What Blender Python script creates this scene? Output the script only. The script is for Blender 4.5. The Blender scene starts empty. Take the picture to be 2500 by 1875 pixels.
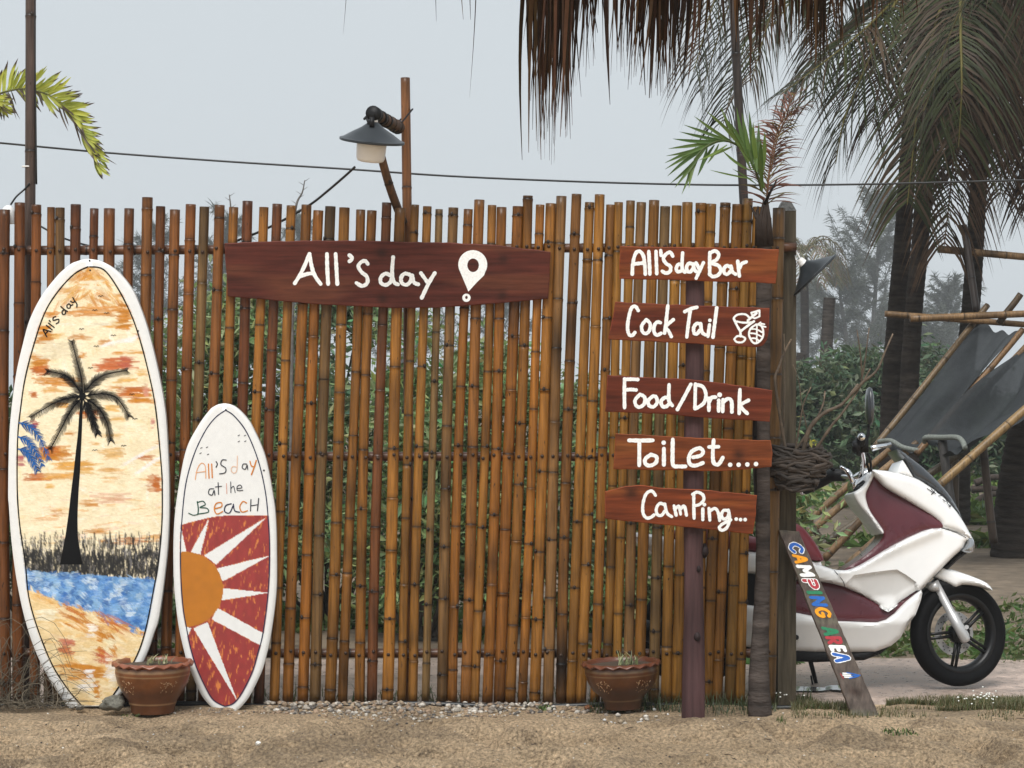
import bpy, bmesh, math, random
import numpy as np
from mathutils import Vector, Matrix
from mathutils.geometry import delaunay_2d_cdt

random.seed(7); rng = np.random.default_rng(7)
sc = bpy.context.scene
# ------------------------------------------------------------------ camera, sky, sun, exposure
F, H, CX, CY = 5260.0, 1.484, 1250.0, 937.5        # focal length and centre in photo pixels, camera height
cam = bpy.data.cameras.new('camera'); cam.sensor_width = 36.0; cam.lens = F / 2500.0 * 36.0
cam.clip_start = 0.1; cam.clip_end = 1000.0
camo = bpy.data.objects.new('camera', cam); sc.collection.objects.link(camo)
camo.location = (0, 0, H); camo.rotation_euler = (math.radians(90), 0, 0); sc.camera = camo
SUN_EL, SUN_AZ = math.radians(55), math.radians(194)
world = bpy.data.worlds.new('World'); sc.world = world; world.use_nodes = True
wn = world.node_tree; wn.nodes.clear()
w_out = wn.nodes.new('ShaderNodeOutputWorld'); w_bg = wn.nodes.new('ShaderNodeBackground')
w_sky = wn.nodes.new('ShaderNodeTexSky'); w_sky.sky_type = 'NISHITA'; w_sky.sun_disc = False
w_sky.sun_elevation = SUN_EL; w_sky.sun_rotation = SUN_AZ; w_sky.dust_density = 5.0; w_sky.air_density = 1.0
w_hs = wn.nodes.new('ShaderNodeHueSaturation'); w_hs.inputs['Saturation'].default_value = 0.35
w_mix = wn.nodes.new('ShaderNodeMix'); w_mix.data_type = 'RGBA'; w_mix.inputs[0].default_value = 0.88
w_mix.inputs[7].default_value = (6.5, 7.05, 7.45, 1)      # thick even rain cloud
wn.links.new(w_sky.outputs[0], w_hs.inputs['Color']); wn.links.new(w_hs.outputs[0], w_mix.inputs[6])
wn.links.new(w_mix.outputs[2], w_bg.inputs[0]); w_bg.inputs[1].default_value = 0.047
wn.links.new(w_bg.outputs[0], w_out.inputs[0])
sun = bpy.data.lights.new('sun', 'SUN'); sun.energy = 1.5; sun.angle = math.radians(34); sun.color = (1.0, 0.98, 0.95)
suno = bpy.data.objects.new('sun', sun); sc.collection.objects.link(suno); suno.location = (-4, -6, 12)
sd = Vector((-math.sin(math.radians(14)) * math.cos(SUN_EL), -math.cos(math.radians(14)) * math.cos(SUN_EL), math.sin(SUN_EL)))
suno.rotation_euler = sd.to_track_quat('Z', 'Y').to_euler()
vs = sc.view_settings; vs.view_transform = 'Standard'; vs.look = 'None'; vs.exposure = 1.2; vs.gamma = 1.0
vs.use_curve_mapping = False

# ------------------------------------------------------------------ helpers
def P(px, py, Y): return Vector(((px - CX) / F * Y, Y, H + (CY - py) / F * Y))
def GY(py): return F * H / (py - CY)
def lin(c):
    if isinstance(c, str): c = [int(c[i:i + 2], 16) for i in (0, 2, 4)]
    return tuple(((v / 255) / 12.92 if v / 255 <= 0.04045 else ((v / 255 + 0.055) / 1.055) ** 2.4) for v in c)
def tag(o, label=None, cat=None, group=None, kind=None):
    for k, v in (('label', label), ('category', cat), ('group', group), ('kind', kind)):
        if v: o[k] = v
    return o
def empty(name, loc, label=None, cat=None, group=None):
    o = bpy.data.objects.new(name, None); o.empty_display_size = 0.1; sc.collection.objects.link(o); o.location = loc
    return tag(o, label, cat, group)
def rootloc(o):
    while o.parent: o = o.parent
    return np.array(o.location)
class MB:
    def __init__(s, col=(.5, .5, .5)): s.v = []; s.c = []; s.q = []; s.t = []; s.n = 0; s.col = col
    def add(s, v, quads=(), tris=(), col=None):
        v = np.asarray(v, float).reshape(-1, 3); n0 = s.n; s.v.append(v); s.n += len(v)
        c = s.col if col is None else col
        c = np.asarray(c, float); c = np.tile(c, (len(v), 1)) if c.ndim == 1 else c
        s.c.append(c)
        if len(quads): s.q.append(np.asarray(quads, int) + n0)
        if len(tris): s.t.append(np.asarray(tris, int) + n0)
        return n0
    def box(s, c, d, rot=None, col=None):
        d = np.array(d) / 2
        v = np.array([(x, y, z) for x in (-1, 1) for y in (-1, 1) for z in (-1, 1)]) * d
        if rot is not None: v = v @ np.array(rot).T
        s.add(v + np.array(c), [(0, 1, 3, 2), (4, 6, 7, 5), (0, 4, 5, 1), (2, 3, 7, 6), (0, 2, 6, 4), (1, 5, 7, 3)], col=col)
    def tube(s, path, rad, n=10, caps=True, col=None, cols=None, roll=None, flat=1.0):
        path = np.asarray([tuple(p) for p in path], float); m = len(path)
        rad = np.full(m, rad) if np.isscalar(rad) else np.asarray(rad, float)
        T = np.gradient(path, axis=0); T /= np.linalg.norm(T, axis=1)[:, None] + 1e-12
        ref = np.array([0, -1.0, 0.01]) if abs(T[0] @ np.array([0, 1, 0])) < .9 else np.array([1.0, 0, 0])
        V = []; U = None
        for i in range(m):
            if U is None: U = ref - T[i] * (ref @ T[i])
            else: U = U - T[i] * (U @ T[i])
            U /= np.linalg.norm(U) + 1e-12; W = np.cross(T[i], U)
            for k in range(n):
                a = 2 * math.pi * k / n
                V.append(path[i] + rad[i] * (math.cos(a) * U * flat + math.sin(a) * W))
        Q = [(i * n + k, i * n + (k + 1) % n, (i + 1) * n + (k + 1) % n, (i + 1) * n + k) for i in range(m - 1) for k in range(n)]
        V = np.array(V)
        if cols is not None: cc = np.repeat(np.asarray(cols, float), n, axis=0)
        else: cc = None if col is None else col
        T3 = []
        if caps:
            V = np.vstack([V, path[0], path[-1]]); a, b = m * n, m * n + 1
            T3 = [(a, (k + 1) % n, k) for k in range(n)] + [(b, (m - 1) * n + k, (m - 1) * n + (k + 1) % n) for k in range(n)]
            if cols is not None: cc = np.vstack([cc, np.asarray(cols[0]) * .35, np.asarray(cols[-1]) * .35])
        s.add(V, Q, T3, cc)
    def lathe(s, prof, c=(0, 0, 0), n=32, rot=None, col=None, cols=None, wav=None):
        V = []; CC = []
        for i, (r, z) in enumerate(prof):
            for k in range(n):
                a = 2 * math.pi * k / n
                dz = 0 if wav is None else wav(i, a)
                V.append((r * math.cos(a), r * math.sin(a), z + dz))
                if cols is not None: CC.append(cols[i])
        V = np.array(V)
        if rot is not None: V = V @ np.array(rot).T
        Q = [(i * n + k, i * n + (k + 1) % n, (i + 1) * n + (k + 1) % n, (i + 1) * n + k) for i in range(len(prof) - 1) for k in range(n)]
        s.add(V + np.array(c), Q, (), np.array(CC) if cols is not None else col)
    def build(s, name, mat, parent=None, smooth=True, loc=None, local=False):
        V = np.vstack(s.v); C = np.vstack(s.c)
        me = bpy.data.meshes.new(name)
        if parent is not None: off = np.zeros(3) if local else rootloc(parent)
        else: off = np.array(loc) if loc is not None else np.zeros(3)
        V = V - off
        q = np.vstack(s.q) if s.q else np.zeros((0, 4), int); t = np.vstack(s.t) if s.t else np.zeros((0, 3), int)
        me.vertices.add(len(V)); me.vertices.foreach_set('co', V.ravel())
        nl = q.size + t.size; me.loops.add(nl)
        me.loops.foreach_set('vertex_index', np.concatenate([q.ravel(), t.ravel()]))
        me.polygons.add(len(q) + len(t))
        st = np.concatenate([np.arange(len(q)) * 4, len(q) * 4 + np.arange(len(t)) * 3])
        me.polygons.foreach_set('loop_start', st)
        me.polygons.foreach_set('use_smooth', np.full(len(q) + len(t), smooth))
        me.update(calc_edges=True); me.validate()
        at = me.color_attributes.new('Col', 'FLOAT_COLOR', 'POINT')
        at.data.foreach_set('color', np.hstack([C, np.ones((len(C), 1))]).ravel())
        me.materials.append(mat)
        o = bpy.data.objects.new(name, me); sc.collection.objects.link(o)
        if parent is not None: o.parent = parent
        elif loc is not None: o.location = loc
        return o
def sharpen(o, ang=40):
    bm = bmesh.new(); bm.from_mesh(o.data)
    bmesh.ops.recalc_face_normals(bm, faces=bm.faces)
    for e in bm.edges:
        if len(e.link_faces) == 2 and e.calc_face_angle(0) > math.radians(ang): e.smooth = False
    bm.to_mesh(o.data); bm.free(); return o

def mat(name, color=None, rough=.6, var=0.0, vs_=(1, 1, 1), vscale=20, bump=0.0, bs_=None, bscale=None, metal=0.0, coat=0.0,
        spec=.5, trans=0.0, detail=5, dist=.01, speck=None, rv=0.0, alpha=None):
    m = bpy.data.materials.new(name); m.use_nodes = True; nt = m.node_tree; b = nt.nodes['Principled BSDF']
    L = nt.links.new; tc = nt.nodes.new('ShaderNodeTexCoord')
    if color is None:
        a = nt.nodes.new('ShaderNodeAttribute'); a.attribute_name = 'Col'; src = a.outputs['Color']
    else:
        r = nt.nodes.new('ShaderNodeRGB'); r.outputs[0].default_value = (*color, 1); src = r.outputs[0]
    def noise(scale, st, det):
        mp = nt.nodes.new('ShaderNodeMapping'); mp.inputs['Scale'].default_value = st
        L(tc.outputs['Object'], mp.inputs[0])
        n = nt.nodes.new('ShaderNodeTexNoise'); n.inputs['Scale'].default_value = scale; n.inputs['Detail'].default_value = det
        n.inputs['Roughness'].default_value = .62
        L(mp.outputs[0], n.inputs['Vector']); return n
    if var:
        n = noise(vscale, vs_, detail)
        mr = nt.nodes.new('ShaderNodeMapRange'); mr.inputs[1].default_value = .3; mr.inputs[2].default_value = .7
        mr.inputs[3].default_value = 1 - var; mr.inputs[4].default_value = 1 + var
        L(n.outputs['Fac'], mr.inputs[0])
        mx = nt.nodes.new('ShaderNodeMix'); mx.data_type = 'RGBA'; mx.blend_type = 'MULTIPLY'; mx.inputs[0].default_value = 1
        L(src, mx.inputs[6]); L(mr.outputs[0], mx.inputs[7]); src = mx.outputs[2]
        if rv:
            m2 = nt.nodes.new('ShaderNodeMapRange'); m2.inputs[1].default_value = .35; m2.inputs[2].default_value = .65
            m2.inputs[3].default_value = max(rough - rv, .05); m2.inputs[4].default_value = min(rough + rv, 1)
            L(n.outputs['Fac'], m2.inputs[0]); L(m2.outputs[0], b.inputs['Roughness'])
    if speck:                                              # scattered flecks of another colour
        n = noise(speck[1], speck[3] if len(speck) > 3 else (1, 1, 1), 2)
        mr = nt.nodes.new('ShaderNodeMapRange'); mr.inputs[1].default_value = speck[2]; mr.inputs[2].default_value = speck[2] + .06
        L(n.outputs['Fac'], mr.inputs[0])
        mx = nt.nodes.new('ShaderNodeMix'); mx.data_type = 'RGBA'; L(mr.outputs[0], mx.inputs[0])
        L(src, mx.inputs[6]); mx.inputs[7].default_value = (*speck[0], 1); src = mx.outputs[2]
    L(src, b.inputs['Base Color'])
    if not (var and rv): b.inputs['Roughness'].default_value = rough
    b.inputs['Metallic'].default_value = metal; b.inputs['Coat Weight'].default_value = coat
    b.inputs['Coat Roughness'].default_value = .12; b.inputs['Specular IOR Level'].default_value = spec
    if bump:
        n = noise(bscale or vscale, bs_ or vs_, 6)
        bp = nt.nodes.new('ShaderNodeBump'); bp.inputs['Strength'].default_value = bump; bp.inputs['Distance'].default_value = dist
        L(n.outputs['Fac'], bp.inputs['Height']); L(bp.outputs[0], b.inputs['Normal'])
    if trans:
        tr = nt.nodes.new('ShaderNodeBsdfTranslucent'); L(src, tr.inputs[0])
        ms = nt.nodes.new('ShaderNodeMixShader'); ms.inputs[0].default_value = trans
        L(b.outputs[0], ms.inputs[1]); L(tr.outputs[0], ms.inputs[2]); L(ms.outputs[0], nt.nodes['Material Output'].inputs[0])
    if alpha is not None: b.inputs['Alpha'].default_value = alpha
    return m
M = dict(
    bamboo=mat('bamboo_vertical', rough=.46, var=.5, vs_=(1, 1, .05), vscale=80, bump=.25, dist=.002, coat=.07, spec=.32, rv=.14, speck=((.02, .009, .004), 55, .69, (1, 1, .35))),
    bambooh=mat('bamboo_horizontal', rough=.42, var=.4, vs_=(.06, 1, 1), vscale=75, bump=.25, dist=.002, coat=.1, spec=.4),
    nail=mat('rusty_nail', (.05, .03, .02), .5, metal=.6),
    redwood=mat('stained_red_wood', rough=.5, var=.45, vs_=(.07, 1, 1), vscale=52, bump=.35, dist=.003, coat=.03, spec=.16, detail=7),
    postwood=mat('purple_post_wood', rough=.65, spec=.22, var=.45, vs_=(1, 1, .07), vscale=32, bump=.6, dist=.006, detail=7),
    greywood=mat('weathered_grey_wood', rough=.7, spec=.2, var=.55, vs_=(1, 1, .07), vscale=42, bump=.7, dist=.006, detail=8),
    paint=mat('sign_paint', rough=.55, var=.13, vscale=110, spec=.12),
    board=mat('board_paint', rough=.42, var=.04, vscale=40, bump=.12, dist=.002, bscale=150),
    terra=mat('glazed_terracotta', rough=.38, var=.25, vscale=14, bump=.2, dist=.004, coat=.2),
    soil=mat('soil', (.06, .04, .025), .9, var=.4, vscale=40, bump=.6),
    leaf=mat('leaf', rough=.5, trans=.35, var=.2, vscale=5),
    palmleaf=mat('palm_leaf', rough=.55, trans=.12, var=.25, vscale=5, spec=.22),
    dryleaf=mat('dry_leaf', rough=.7, trans=.08, var=.35, vscale=12, spec=.15),
    bark=mat('palm_bark', rough=.85, spec=.12, var=.5, vs_=(1, 1, 4), vscale=5, bump=.8, dist=.03, detail=7),
    wood=mat('branch_bark', rough=.8, var=.4, vscale=30, bump=.5, dist=.005),
    lampmetal=mat('dark_enamel', (.022, .026, .030), .35, coat=.12, spec=.3),
    opal=mat('white_plastic', (.78, .77, .75), .35),
    black=mat('black_rubber', (.006, .006, .007), .55, spec=.3),
    hose=mat('black_hose', (.012, .013, .013), .4),
    white=mat('white_plastic_panel', (.86, .86, .85), .25, coat=.6, var=.07, vscale=3),
    maroon=mat('maroon_plastic', (.085, .014, .022), .32, coat=.25, var=.15, vscale=9, rv=.1),
    seat=mat('maroon_vinyl', (.16, .02, .028), .4, bump=.15, bscale=120, dist=.002),
    tyre=mat('tyre_rubber', (.0045, .0045, .005), .7, spec=.12, var=.25, vscale=25, bump=.35, dist=.004),
    rim=mat('black_alloy', (.004, .004, .0045), .4, coat=.06, spec=.3),
    alu=mat('grey_alloy', (.50, .50, .50), .36, metal=.45),
    chrome=mat('chrome', (.75, .76, .78), .12, metal=1.0),
    smoke=mat('smoked_screen', (.03, .034, .04), .3, coat=.6, var=.2, vscale=150, bump=.1, dist=.002),
    lens=mat('headlamp_lens', (.34, .36, .38), .1, coat=1.0, metal=.6),
    net=mat('grey_shade_net', alpha=.95, rough=.85, spec=.15, var=.16, vs_=(1, 1, 1), vscale=90, bump=.2, dist=.004),
    rope=mat('pale_rope', (.17, .185, .165), .85, var=.4, vscale=90, bump=.5),
    sand=mat('beach_sand', rough=.92, var=.6, vscale=70, bump=1.0, bscale=60, dist=.07, detail=8, speck=((.62, .56, .46), 210, .70)),
    ground=mat('dark_sand', rough=.95, var=.4, vscale=6, bump=.6, bscale=40, dist=.03, detail=9),
    path=mat('wet_gravel', rough=.45, var=.32, vscale=26, bump=.7, bscale=70, dist=.012, detail=8, rv=.25, speck=((.5, .47, .44), 80, .66)),
    stone=mat('stone', rough=.75, var=.5, vscale=60, bump=.9, dist=.012),
    puddle=mat('puddle_water', (.10, .10, .10), .04, spec=.8),
)
def children_of(o): return [c for c in bpy.data.objects if c.parent == o]

# smooth polyline through points
def cr(pts, k=8, closed=False):
    p = np.asarray(pts, float); n = len(p)
    if n < 3 and not closed: 
        t = np.linspace(0, 1, k + 1)[:, None]; return p[0] * (1 - t) + p[1] * t
    out = []
    for i in range(n if closed else n - 1):
        if closed: a, b, c, d = p[i - 1], p[i], p[(i + 1) % n], p[(i + 2) % n]
        else: a, b, c, d = p[max(i - 1, 0)], p[i], p[i + 1], p[min(i + 2, n - 1)]
        for t in np.linspace(0, 1, k, endpoint=False):
            out.append(.5 * (2 * b + (c - a) * t + (2 * a - 5 * b + 4 * c - d) * t * t + (3 * b - a - 3 * c + d) * t ** 3))
    if not closed: out.append(p[-1])
    return np.array(out)
class Ink:
    """brush strokes laid on a surface; to3(px, py, off) turns a photo pixel on it into a point off metres proud of it"""
    def __init__(s, to3, base=.0012): s.to3 = to3; s.base = base; s.off = base; s.mb = MB(); s.k = 0
    def nxt(s): s.k += 1; s.off = s.base + .00011 * ((s.k * 7) % 13) + .00001 * (s.k % 9)
    def stroke(s, pts, w, col, w2=None, k=7, rag=.11):
        p = cr(pts, k); m = len(p); w = np.linspace(w, w if w2 is None else w2, m)
        w = w * (1 + rag * np.array([random.uniform(-1, 1) for _ in range(m)]))
        T = np.gradient(p, axis=0); T /= np.linalg.norm(T, axis=1)[:, None] + 1e-9; N = np.stack([-T[:, 1], T[:, 0]], 1)
        rows = []
        for a in (-75, -40):                                # rounded ends
            c_, s_ = math.cos(math.radians(a)), math.sin(math.radians(a))
            rows.append((p[0] + T[0] * s_ * w[0] / 2, N[0], w[0] * c_ / 2))
        for i in range(m): rows.append((p[i], N[i], w[i] / 2))
        for a in (40, 75):
            c_, s_ = math.cos(math.radians(a)), math.sin(math.radians(a))
            rows.append((p[-1] + T[-1] * s_ * w[-1] / 2, N[-1], w[-1] * c_ / 2))
        V = []
        for i, (c, n, h) in enumerate(rows):
            o = s.off + .0003 * i / len(rows)
            V += [s.to3(*(c - n * h), o), s.to3(*(c + n * h), o)]
        s.mb.add([tuple(v) for v in V], [(2 * i, 2 * i + 1, 2 * i + 3, 2 * i + 2) for i in range(len(rows) - 1)], col=col)
        s.nxt()
    def disc(s, c, r, col, ry=None, n=14):
        V = [s.to3(c[0], c[1], s.off + .0003)] + [s.to3(c[0] + r * math.cos(6.2832 * k / n), c[1] + (ry or r) * math.sin(6.2832 * k / n), s.off + .0003) for k in range(n)]
        s.mb.add([tuple(v) for v in V], (), [(0, k + 1, (k + 1) % n + 1) for k in range(n)], col=col); s.nxt()
    def poly(s, pts, col):
        me = delaunay_2d_cdt([Vector(p) for p in pts], [], [list(range(len(pts)))], 1, 1e-5)
        s.mb.add([tuple(s.to3(v.x, v.y, s.off + .0003)) for v in me[0]], (), [f for f in me[2] if len(f) == 3], col=col); s.nxt()
    def build(s, name, parent, m='paint', local=False): return s.mb.build(name, M[m], parent, smooth=False, local=local)

def vnoise(x, y, seed=0):
    x = np.asarray(x, float); y = np.asarray(y, float); xi = np.floor(x).astype(int); yi = np.floor(y).astype(int)
    fx = x - xi; fy = y - yi; fx = fx * fx * (3 - 2 * fx); fy = fy * fy * (3 - 2 * fy)
    def h(a, b):
        n = (a * 374761393 + b * 668265263 + seed * 974711) & 0x7fffffff; n = ((n ^ (n >> 13)) * 1274126177) & 0x7fffffff
        return ((n ^ (n >> 16)) & 0xffff) / 65535.0
    return (h(xi, yi) * (1 - fx) + h(xi + 1, yi) * fx) * (1 - fy) + (h(xi, yi + 1) * (1 - fx) + h(xi + 1, yi + 1) * fx) * fy

# ------------------------------------------------------------------ ground
def ground_z(x, y):
    """height of the near sand"""
    z = .034 * (vnoise(x * 2.2, y * 3.5, 1) - .5) + .060 * (vnoise(x * 5, y * 9, 2) - .5) + .016 * (vnoise(x * 17, y * 24, 3) - .5) + .013 * (vnoise(x * 42, y * 52, 4) - .5) + .006 * (vnoise(x * 80, y * 95, 6) - .5)
    dip = np.clip(vnoise(x * 4.2 + 9, y * 7 + 3, 5) - .58, 0, 1) * .26
    return z - dip
HOLL = [(280, 1866, .13, .06), (700, 1856, .12, .05), (590, 1822, .08, .04), (430, 1830, .07, .035), (1475, 1792, .06, .035), (1455, 1806, .06, .03), (2372, 1798, .05, .03), (1080, 1835, .07, .04), (1820, 1845, .10, .04), (2120, 1830, .08, .035), (180, 1815, .08, .03), (900, 1800, .06, .03), (1290, 1850, .09, .04), (2330, 1855, .1, .04)]
_rh = random.Random(77)
for _ in range(110): HOLL.append((_rh.uniform(-60, 2560), _rh.uniform(1765, 1900), _rh.uniform(.03, .09), _rh.uniform(.012, .03)))
HOLL = [((a - CX) / F * GY(b), GY(b), r, d) for a, b, r, d in HOLL]
def hollows(x, y):
    z = 0
    for hx, hy, r, d in HOLL:
        q = np.sqrt(((x - hx) / (r * 1.5)) ** 2 + ((y - hy) / r) ** 2); z = z - d * 1.6 * np.exp(-q ** 4) + d * .35 * np.exp(-((q - 1.35) / .35) ** 2)
    return z
def sand_z(x, y):
    """the near sand flattens out towards the fence"""
    k = np.clip((9.62 - y) / .35, 0, 1)
    if np.max(k) == 0: return ground_z(x, y) * .22
    return ground_z(x, y) * (.22 + .78 * k) + hollows(x, y) * k
def grid(x0, x1, nx, y0, y1, ny, zf, colf, name, m):
    X, Y = np.meshgrid(np.linspace(x0, x1, nx), np.linspace(y0, y1, ny)); Z = zf(X, Y)
    mb = MB(); i = np.arange(nx * ny).reshape(ny, nx)
    mb.add(np.stack([X.ravel(), Y.ravel(), Z.ravel()], 1), np.stack([i[:-1, :-1], i[:-1, 1:], i[1:, 1:], i[1:, :-1]], -1).reshape(-1, 4),
           col=colf(X.ravel(), Y.ravel()))
    return tag(mb.build(name, m), kind='structure')
def sandcol(x, y):
    a = np.array([.70, .515, .325]); b = np.array([.47, .335, .20]); k = vnoise(x * 3, y * 5, 11)[:, None] * .6 + vnoise(x * 14, y * 20, 12)[:, None] * .4
    d = np.clip((vnoise(x * 2.1 + 5, y * 4.5, 13) * .65 + vnoise(x * 9, y * 13, 14) * .35 - .56) * 6, 0, 1)[:, None]      # dark patches painted in for the shade of hollows, shaped at random
    return (a * k + b * (1 - k)) * (1 - .30 * d)
def sz(X, Y):
    Z = sand_z(X, Y); e = np.clip((Y - 9.98) / .25, 0, 1); Z = Z * (1 - e) - .05 * e
    f = np.clip(np.maximum(np.abs(X) - 2.75, 8.2 - Y) / .35, 0, 1); f = f * f * (3 - 2 * f); return Z * (1 - f) - .06 * f
grid(-3.1, 3.1, 680, 7.85, 10.25, 296, sz, sandcol, 'sand', M['sand'])
def gcol(x, y):
    a = np.array([.19, .145, .10]); b = np.array([.10, .075, .05]); k = vnoise(x * .9, y * .7, 21)[:, None]; near = np.clip((10.4 - y) / .3, 0, 1)[:, None]
    return (a * k + b * (1 - k)) * (1 - near) + sandcol(x, y) * near
def gz(X, Y): return -.035 + .10 * np.clip((Y - 14) / 10, 0, 1) * (vnoise(X * .35, Y * .35, 22) - .4) - .25 * ((Y < 9.85) * (Y > 8.3) * (np.abs(X) < 2.65))
xs = np.concatenate([np.linspace(-190, -12, 14), np.linspace(-11, 11, 110), np.linspace(12, 190, 14)])
ysn = np.concatenate([np.linspace(-15, 7, 6), np.linspace(7.5, 30, 120), np.linspace(31, 195, 30)])
X, Y = np.meshgrid(xs, ysn); mbg = MB(); ii = np.arange(X.size).reshape(X.shape)
mbg.add(np.stack([X.ravel(), Y.ravel(), gz(X, Y).ravel()], 1), np.stack([ii[:-1, :-1], ii[:-1, 1:], ii[1:, 1:], ii[1:, :-1]], -1).reshape(-1, 4), col=gcol(X.ravel(), Y.ravel()))
tag(mbg.build('ground', M['ground']), kind='structure')
def pcol(x, y):
    a = np.array([.50, .385, .32]); b = np.array([.30, .235, .195]); k = vnoise(x * 2, y * 6, 31)[:, None]
    return a * k + b * (1 - k)
grid(-9, 9, 240, 10.16, 11.85, 60, lambda X, Y: -.012 + .012 * (vnoise(X * 3, Y * 8, 32) - .5) - .05 * (np.clip((np.abs(Y - 11.0) - .74 - .10 * (vnoise(X * 1.5, Y * 0, 33) - .5)) / .12, 0, 1)), pcol, 'path', M['path'])
mb = MB()
for k in range(3):
    c = P((1965, 2050, 1900)[k], (1679, 1668, 1672)[k], 10.5 + .04 * k); n = 22
    V = [(c.x, c.y, -.001)] + [(c.x + (.12, .07, .06)[k] * math.cos(6.283 * i / n) * random.uniform(.8, 1.15), c.y + .09 * math.sin(6.283 * i / n) * random.uniform(.8, 1.1), -.001) for i in range(n)]
    mb.add(V, (), [(0, i + 1, (i + 1) % n + 1) for i in range(n)])
tag(mb.build('puddle', M['puddle']), kind='structure')

# ------------------------------------------------------------------ bamboo fence
def bamboo(name, p0, p1, r, parent, m='bamboo', base=(.27, .118, .030), seed=0, n=10, node=.30, taper=.93, bow=.008, wet=1.0, loc=None, side=True, burn=0.0):
    rd = random.Random(seed); p0 = np.array(p0); p1 = np.array(p1); L = np.linalg.norm(p1 - p0)
    ts = [0.0]; nodes = []; t = rd.uniform(.05, node)
    while t < L - .015: nodes.append(t); t += node * rd.uniform(.75, 1.3)
    pts = [(0, 1, 0)]
    for nd in nodes: pts += [(nd - .02, 1, 0), (nd - .006, 1.05, .15), (nd - .002, 1.10, .6), (nd + .0005, 1.05, 1), (nd + .005, .99, 1), (nd + .009, 1.0, .35), (nd + .03, 1, 0)]
    k = 0.0
    while k < L: pts.append((k, 1, 0)); k += .05
    pts.append((L, 1, 0)); pts = sorted(q for q in pts if 0 <= q[0] <= L)
    bx, by = rd.uniform(-bow, bow), rd.uniform(-bow, bow)
    tone = rd.uniform(.60, 1.0) * wet; red = rd.uniform(-.22, .16)
    base = np.array(base) * tone * np.array([1, 1 - red * .55, 1 - red])
    path = []; rad = []; cols = []; patch = [(rd.uniform(0, L), rd.uniform(.04, .16), rd.uniform(.55, .95)) for _ in range(4)]
    for (d, f, dk) in pts:
        t = d / L; c = p0 + (p1 - p0) * t; s_ = math.sin(math.pi * t * 1.3 + seed)
        path.append(c + np.array([bx * s_, by * s_ * .4, 0])); rad.append(r * f * (1 + (taper - 1) * t))
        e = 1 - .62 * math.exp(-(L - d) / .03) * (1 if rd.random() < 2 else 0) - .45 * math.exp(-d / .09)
        for (pc, pw, pa) in patch: e *= 1 - (1 - pa) * math.exp(-((d - pc) / pw) ** 2)
        if burn: e *= 1 - burn * math.exp(-((d - .17) / .16) ** 2)
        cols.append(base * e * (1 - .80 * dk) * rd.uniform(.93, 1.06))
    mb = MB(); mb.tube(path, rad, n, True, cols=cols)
    if side:
        for nd in nodes:                                     # bud scars beside some nodes
            if rd.random() < .38:
                t = nd / L; c = p0 + (p1 - p0) * t; a = rd.uniform(-.9, .9)
                q = c + np.array([math.sin(a) * r * .92, -math.cos(a) * r * .92, .004])
                mb.tube([q + np.array([0, .004, -.009]), q + np.array([0, -.002, -.002]), q + np.array([0, -.003, .005]), q + np.array([0, .003, .012])], [.003, .0075, .0075, .002], 6, True, col=(.02, .012, .008))
    return mb.build(name, M[m], parent, loc=loc)
TOP = [(10, 512, 25), (47, 495, 25), (89, 500, 23), (125, 506, 18), (149, 507, 22), (186, 499, 24), (230, 509, 20), (269, 509, 26), (318, 509, 23), (360, 482, 25),
       (393, 504, 22), (428, 512, 24), (466, 499, 24), (498, 505, 23), (533, 501, 24), (571, 506, 22), (606, 491, 24), (642, 506, 22), (677, 498, 23), (711, 502, 22),
       (746, 500, 24), (779, 514, 24), (806, 504, 25), (844, 507, 25), (878, 512, 22), (907, 514, 23), (941, 495, 23), (980, 508, 26), (1013, 500, 20), (1041, 504, 21),
       (1071, 511, 18), (1107, 507, 24), (1140, 511, 22), (1174, 488, 25), (1201, 501, 21), (1227, 506, 24), (1263, 504, 26), (1288, 478, 24), (1320, 500, 21), (1345, 497, 25),
       (1372, 479, 25), (1406, 474, 24), (1439, 494, 23), (1463, 475, 24), (1491, 500, 22), (1514, 494, 21), (1539, 490, 21), (1565, 494, 23), (1597, 489, 25), (1626, 504, 24),
       (1652, 502, 24), (1679, 494, 25), (1708, 496, 26), (1736, 498, 25), (1770, 495, 25), (1800, 499, 25), (1826, 485, 24), (1847, 505, 22), (1903, 508, 29)]
BOT = [12, 45, 84, 117, 140, 174, 216, 253, 299, 338, 369, 402, 437, 466, 499, 535, 568, 603, 632, 669, 704, 736, 768, 804, 840, 875, 909, 942, 979, 1008,
       1040, 1077, 1104, 1133, 1161, 1190, 1220, 1248, 1275, 1305, 1335, 1368, 1394, 1420, 1452, 1477, 1504, 1531, 1558, 1592, 1625, 1652, 1674, 1700, 1727, 1750, 1780, 1806, 1876]
FY = 10.0
fence = empty('bamboo_fence', P(950, 1718, FY), 'tall fence of upright brown bamboo poles nailed to three rails', 'fence')
nail_mb = MB(); nail_mb.lathe([(0.0001, .006), (.004, .0055), (.0075, .003), (.0085, 0)], n=8, rot=Matrix.Rotation(math.radians(90), 3, 'X'))
nail_me = None
RAILS = [(612, 603), (1113, 1116), (1594, 1595)]
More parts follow.
